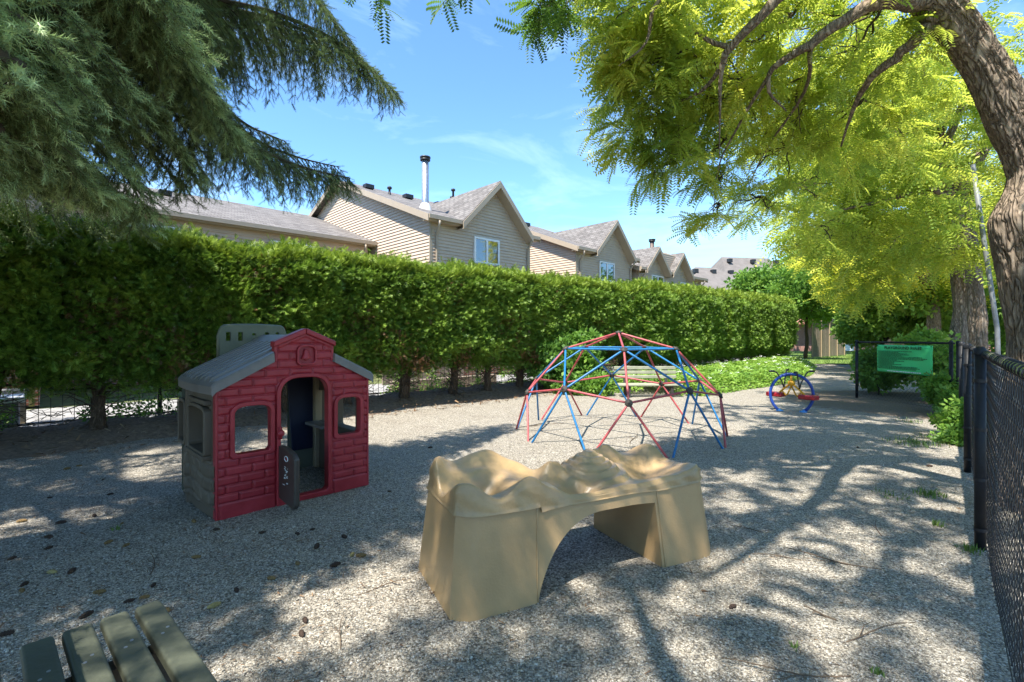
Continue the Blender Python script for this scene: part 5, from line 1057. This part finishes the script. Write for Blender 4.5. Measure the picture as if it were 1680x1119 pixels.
# ------------------------------------------------------------------ fallen cones, sticks, weeds, loose stones, ground cover
def cone_mesh(name, m, seed):
    r = random.Random(seed); mb = MB(); L_, n = .085, 13
    prof = []
    for i in range(n): t_ = i/(n-1); rr = .019*math.sin(math.pi*(.08+.84*t_))**.7; prof.append((rr*(1.12 if i % 2 else .82), t_*L_))
    mb.lathe([(0.0005, 0)]+prof+[(0.0005, L_)], (0, 0, 0), 10)
    mb.v = [(z-L_/2, y*(1+.08*math.sin(z*300+y*500)), x+.016) for x, y, z in mb.v]
    me = mb.build(name, m, None, True); return me
ck = [cone_mesh('spruce_cone', M['oldcone'], 1), cone_mesh('spruce_cone', M['newcone'], 2), cone_mesh('spruce_cone', M['yellowcone'], 3)]
labs = ['dark weathered spruce cone', 'brown-orange spruce cone', 'pale straw-coloured spruce cone']
first = [True]*3
def cone(k, u, v, rz, s=1):
    Y = FPX*H/(v-CV); x = (u-CU)/FPX*Y
    o = ck[k] if first[k] else ck[k].copy()
    if not first[k]: C.objects.link(o)
    first[k] = False; o.location = (x, Y, gz(x, Y)-.002); o.rotation_euler = (0, 0, rz); o.scale = (s, s, s); tag(o, labs[k]+where(u, v), 'cone', ('old dark cones', 'brown cones', 'straw-coloured cones')[k]+' scattered on the gravel')
rc = random.Random(9)
def where(u, v):
    if v < 790 and u < 300: return ' near the mulch bed left of the playhouse'
    if u < 200: return ' at the left, above the bench' if v < 985 else ' at the left edge beside the bench'
    if u < 420: return ' in front of the playhouse corner' if v < 960 else ' just past the bench slat ends'
    if u < 620: return ' between the playhouse door and the play table' if v < 960 else ' in the foreground between bench and table'
    return ' out on the open gravel'
for k, u, v in [(1, 445, 952), (2, 351, 995), (2, 85, 940), (1, 36, 970), (1, 163, 971), (1, 322, 916), (1, 178, 890), (1, 207, 895), (2, 578, 912), (1, 592, 914), (1, 36, 856), (1, 318, 858), (1, 130, 765), (1, 110, 770), (1, 275, 1000),
                (0, 40, 960), (0, 118, 938), (0, 142, 1008), (0, 388, 970), (0, 155, 846), (0, 80, 882), (0, 488, 880), (0, 430, 878), (0, 100, 858), (0, 20, 918), (0, 10, 1040), (0, 355, 872), (0, 1525, 765), (0, 1272, 670), (0, 1407, 735), (0, 1202, 1000), (0, 550, 930), (0, 706, 735), (0, 212, 985), (0, 520, 900)]:
    cone(k, u, v, rc.uniform(0, 6.3), rc.uniform(.55, .78))
for i in range(24):
    u = rc.uniform(5, 640); v = rc.uniform(770, 1080)
    if 295 < u < 610 and v < 862 or u < 370 and v > 985: continue
    cone(rc.choice((0, 0, 0, 0, 1)), u, v, rc.uniform(0, 6.3), rc.uniform(.4, .65))
def stick(u, v, L_, a, rr, label):
    Y = FPX*H/(v-CV); x = (u-CU)/FPX*Y; r = np.random.default_rng(int(u+v)); mb = MB()
    pts = [np.array((t_*L_, .04*L_*math.sin(t_*5+u), .012+.012*math.sin(t_*4))) for t_ in np.linspace(-.5, .5, 8)]; mb.tube([tuple(p) for p in pts], [rr*(1-.08*i) for i in range(8)], 6)
    mb.tube([tuple(pts[3]), tuple(pts[3]+np.array((L_*.15, L_*.10, .01))), tuple(pts[3]+np.array((L_*.28, L_*.13, .01)))], [rr*.6, rr*.45, rr*.2], 5)
    o = mb.build('fallen_twig', M['stick'], None, True); o.location = (x, Y, gz(x, Y)); o.rotation_euler = (0, 0, a); tag(o, label, 'twig', 'fallen twigs on the gravel')
for a in ((1365, 920, .5, 2.6, .006, 'forked dark twig on gravel halfway between table and fence'), (1280, 915, .35, 3.0, .004, 'thin straight twig right of the play table'), (1420, 1045, .6, .2, .004, 'long thin curved twig in the sunlit patch at bottom right'), (1345, 1010, .14, 2.4, .006, 'short stubby twig near the bottom right sun patch'),
          (1290, 1108, .5, 3.0, .004, 'thin twig at the bottom edge right of the play table'), (630, 965, .3, .5, .004, 'thin twig left of the play table corner'), (1040, 720, .6, 1.2, .006, 'twig lying inside the climbing dome, right half'), (880, 700, .9, .2, .008, 'crooked twig lying inside the climbing dome, left half'), (560, 1040, .25, 1.8, .003, 'small twig between bench and play table'),
          (250, 925, .3, 2.2, .004, 'small twig among the cones at left'), (1230, 870, .25, 2.8, .004, 'short dark twig close to the right leg of the play table'), (1440, 870, .3, 1.0, .004, 'faint twig near the fence weeds')): stick(*a)
def tuft(u, v, n, h, spread, label):
    Y = FPX*H/(v-CV); x = (u-CU)/FPX*Y; r = np.random.default_rng(int(u*3+v)); V = []; F = []
    for i in range(n):
        a = r.uniform(0, 6.28); q = r.uniform(0, spread); o = np.array((q*math.cos(a), q*math.sin(a), 0)); l = h*r.uniform(.5, 1); b = r.uniform(0, 6.28); k = r.uniform(.2, .8)*l; w = np.array((-math.sin(b), math.cos(b), 0))*.004; d = np.array((math.cos(b)*k, math.sin(b)*k, 0)); j = len(V)
        V += [o-w, o+w, o+d*.4+w*.8+(0, 0, l*.6), o+d*.4-w*.8+(0, 0, l*.6), o+d+(0, 0, l*.85)+w*.15, o+d+(0, 0, l*.85)-w*.15]; F += [(j, j+1, j+2, j+3), (j+3, j+2, j+4, j+5)]
    o = npmesh('grass_tuft', V, F, M['blade']); o.location = (x, Y, gz(x, Y)-.005); tag(o, label, 'weed', 'weeds growing through the gravel')
for a in ((1525, 815, 90, .07, .12, 'small green weed tuft nearest the second fence post'), (1500, 728, 160, .10, .35, 'broad sparse grass patch beside the yew-like shrub'), (1545, 722, 90, .10, .25, 'grass patch touching the shrub base'), (1492, 692, 60, .08, .2, 'faint grass tuft on gravel in front of the sign'),
          (1540, 865, 26, .08, .04, 'tiny bright seedling by the near fence post'), (1460, 815, 40, .05, .14, 'thin yellowish weeds left of the green tuft'), (1440, 1110, 14, .04, .03, 'tiny sprout at the bottom right'), (1300, 1068, 12, .04, .03, 'tiny sprout in the big sunlit patch'), (192, 868, 16, .05, .03, 'single green sprout among the cones at left'), (1590, 905, 40, .07, .08, 'weeds against the foot of the near fence post')): tuft(*a)
# loose stones lying proud on the gravel
ov = np.array([(1, 0, 0), (-1, 0, 0), (0, 1, 0), (0, -1, 0), (0, 0, 1), (0, 0, -.6), (.6, .6, .45), (-.6, .6, .45), (-.6, -.6, .45), (.6, -.6, .45)], float)
of = np.array([(0, 6, 9), (2, 6, 7), (1, 7, 8), (3, 8, 9), (4, 6, 7), (4, 7, 8), (4, 8, 9), (4, 9, 6), (0, 2, 6), (2, 1, 7), (1, 3, 8), (3, 0, 9)])
n = 170000; yy = rng.uniform(0, 1, n)**1.35*5.2+1.55; xx = rng.uniform(-1.12, 1.12, n)*yy; ok = (xx*FN[0]+yy*FN[1] > -.35)
lx = (xx+.28)*EX[0]+(yy-2.33)*EX[1]; ly = (xx+.28)*EY[0]+(yy-2.33)*EY[1]; ok &= ~((lx > .02) & (lx < 1.78) & (ly > .02) & (ly < .7))
xx, yy = xx[ok], yy[ok]; zz = .012*np.sin(1.3*xx+.7)*np.sin(1.1*yy)+.006*np.sin(3.1*xx+2*yy)+.0008; n = len(xx)
B = basis(rng.normal(size=(n, 3))*np.array((1, 1, .15)), rng.uniform(-.4, .4, n))*(rng.lognormal(math.log(.0035), .38, n))[:, None, None]*np.stack([np.ones(n), rng.uniform(.6, 1, n), rng.uniform(.5, .8, n)], 1)[:, None, :]
def islandmat():
    m = bpy.data.materials.new('pebbles'); m.use_nodes = True; t = m.node_tree; b = t.nodes['Principled BSDF']; g = nd(t, 'ShaderNodeNewGeometry')
    r = ramp(t, [(0, (.11, .10, .085)), (.25, (.25, .228, .19)), (.6, (.37, .338, .28)), (.85, (.46, .425, .36)), (1, (.62, .58, .505))]); t.links.new(g.outputs['Random Per Island'], r.inputs[0]); t.links.new(r.outputs[0], b.inputs['Base Color']); b.inputs['Roughness'].default_value = .8; return m
V, F = inst(ov, of, B, np.stack([xx, yy, zz], 1)); npmesh('loose_gravel', V, F, islandmat(), smooth=True)['kind'] = 'stuff'
# brown litter: needles and dry leaf bits on the gravel, thick in the bed
def litter(name, xs_, ys_, zs_, size, m):
    n = len(xs_); t_ = np.array([(-.5, -.12, 0), (.5, -.08, .05), (.5, .1, .02), (-.5, .12, .06)]); B = basis(np.stack([rng.normal(size=n), rng.normal(size=n), rng.normal(0, .15, n)], 1), rng.uniform(-.5, .5, n))*(size*rng.lognormal(0, .4, n))[:, None, None]
    V, F = inst(t_, np.array([(0, 1, 2, 3)]), B, np.stack([xs_, ys_, zs_], 1)); npmesh(name, V, F, m)['kind'] = 'stuff'
lm_ = leafmat('dry litter', [(.15, (.05, .03, .018)), (.5, (.13, .075, .04)), (.8, (.24, .15, .08)), (1, (.35, .27, .17))], .1, (.3, .2, .1), 1)
q = rng.normal(size=(6500, 2))*np.array((1.5, 1.1))+np.array((-2.2, 3.3)); a = (q[:, 0]*FN[0]+q[:, 1]*FN[1] > -.3) & (q[:, 1] > 1.5)
q = np.concatenate([q[a], rng.uniform((.0, 2.0), (6.5, 9), (3200, 2))]); q = q[(q[:, 0]*FN[0]+q[:, 1]*FN[1] > -.3)]
q = np.concatenate([q, rng.normal(size=(2600, 2))*np.array((.8, 1.4))+np.array((7.2, 9.0))])
litter('leaf_litter', q[:, 0], q[:, 1], np.where(q[:, 0] > 5.2, .034, .012), .014, lm_)
s_ = rng.uniform(-5, 22, 9000); t_ = rng.uniform(-1.05, 1.2, 9000); hx = -5.6+D[0]*s_+N[0]*t_; hy = 6.6+D[1]*s_+N[1]*t_
litter('bed_litter', hx, hy, np.clip(np.interp(t_, [-1, -.75, -.3, .3, .8, 1.3], [.0, .03, .13, .20, .18, .0]), .012, 1)+.01, .05, lm_)
# brushwood and weeds behind the hedge trunks
n = 5200; s_ = rng.uniform(-6, 22, n); t_ = rng.uniform(.35, 1.15, n); px2 = -5.6+D[0]*s_+N[0]*t_; py2 = 6.6+D[1]*s_+N[1]*t_; k2 = (np.sin(s_*2.3)+np.sin(s_*5.1+1)) > -.5
zz = .12+rng.uniform(0, 1, n)**1.6*(.35+.3*np.sin(s_*1.9)**2); V, F = inst(BRD[0], BRD[1], (basis(rdir(n), rng.uniform(0, 6, n))*(.06*rng.uniform(.5, 1.4, n))[:, None, None])[k2], np.stack([px2, py2, zz], 1)[k2])
npmesh('undergrowth', V, F, M['leaf_broad'])['kind'] = 'stuff'
br_ = MB()
for i in range(1100):
    q = random.uniform(-6, 22); w = random.uniform(.2, 1.15); x, y = hp(q, w); z = random.uniform(.05, .5); a = random.uniform(0, 6.3); l = random.uniform(.15, .45); e = random.uniform(-.1, .5)
    br_.tube([(x, y, z), (x+math.cos(a)*l*.5, y+math.sin(a)*l*.5, z+e*l*.6+.03), (x+math.cos(a+.3)*l, y+math.sin(a+.3)*l, z+e*l)], [.006, .004, .002], 3, False)
br_.build('brushwood', M['twig'])['kind'] = 'stuff'
# goutweed bed
poly = [hp(9.6, -.9), tuple((3.3, 11.6)), (4.6, 11.4), (6.0, 12.6), (8.2, 14.4), (11.2, 18.0), (14.6, 23.2), hp(27, -.2), hp(20, .1), hp(12, 0), hp(10.2, -.1)]
n = 90000; gx_ = rng.uniform(1, 17, n); gy_ = rng.uniform(10.5, 27, n); a = inside((gx_, gy_), poly); dmin = np.full(n, 9.)
for i in range(len(poly)):
    p0 = np.array(poly[i-1]); p1 = np.array(poly[i]); d_ = p1-p0; tt = np.clip(((gx_-p0[0])*d_[0]+(gy_-p0[1])*d_[1])/(d_@d_), 0, 1); dmin = np.minimum(dmin, np.hypot(gx_-p0[0]-tt*d_[0], gy_-p0[1]-tt*d_[1]))
bd2 = (np.hypot(gx_-3.0, gy_-11.6) < .95); a &= ~(bd2 & (gy_ < 11.9))
gx_, gy_, dmin = gx_[a][:17000], gy_[a][:17000], dmin[a][:17000]; hh = np.clip(dmin/.35, .15, 1)*(.34+.10*np.sin(gx_*2.1)*np.sin(gy_*1.7)+.05*np.sin(gx_*7+gy_*5))
zz = hh*(1-.55*rng.random(len(gx_))**2); B = basis(rdir(len(gx_))*np.array((1, 1, .35)), rng.uniform(-.5, .5, len(gx_)))*(.085*rng.uniform(.7, 1.4, len(gx_)))[:, None, None]
V, F = inst(BRD[0], BRD[1], B, np.stack([gx_, gy_, zz], 1)); npmesh('ground_cover', V, F, M['leaf_cover'])['kind'] = 'stuff'
k_ = rng.choice(len(gx_), 330, replace=False); k_ = k_[gy_[k_]*.719-gx_[k_]*.695 > 5.2][:260]; fb = basis(rdir(len(k_))*.3+np.array((0, 0, .0001)), rng.uniform(0, 6, len(k_)))*.035
V, F = inst(BRD[0]*np.array((1, 1, .3)), BRD[1], basis(np.tile((1., .2, .1), (len(k_), 1)), rng.uniform(-.3, .3, len(k_)))*.05, np.stack([gx_[k_], gy_[k_], hh[k_]+.10], 1)); npmesh('white_blossom', V, F, M['flower'])['kind'] = 'stuff'
# a few grass blades on the far lawn
n = 14000; lx_ = rng.uniform(14, 34, n); ly_ = rng.uniform(24, 42, n); a = inside((lx_, ly_), [(14, 24.6), (19.9, 24.3), (40, 37), (44, 60), (24, 60)]); lx_, ly_ = lx_[a], ly_[a]
tV = np.array([(0, -.01, 0), (0, .01, 0), (.07, 0, .0), (.04, .0, .01)]); B = basis(np.stack([rng.normal(0, .4, len(lx_)), rng.normal(0, .4, len(lx_)), np.ones(len(lx_))], 1), rng.uniform(0, 6, len(lx_)))
V, F = inst(tV*1.3, np.array([(0, 1, 2)]), B, np.stack([lx_, ly_, np.full(len(lx_), .045)], 1)); npmesh('lawn_grass', V, F, M['blade'])['kind'] = 'stuff'
for o in bpy.data.objects:
    if o.type == 'MESH' and o.parent is None and 'kind' not in o and 'label' not in o: print('UNTAGGED', o.name)
print('TRIS', sum(len(o.data.polygons) for o in bpy.data.objects if o.type == 'MESH'))
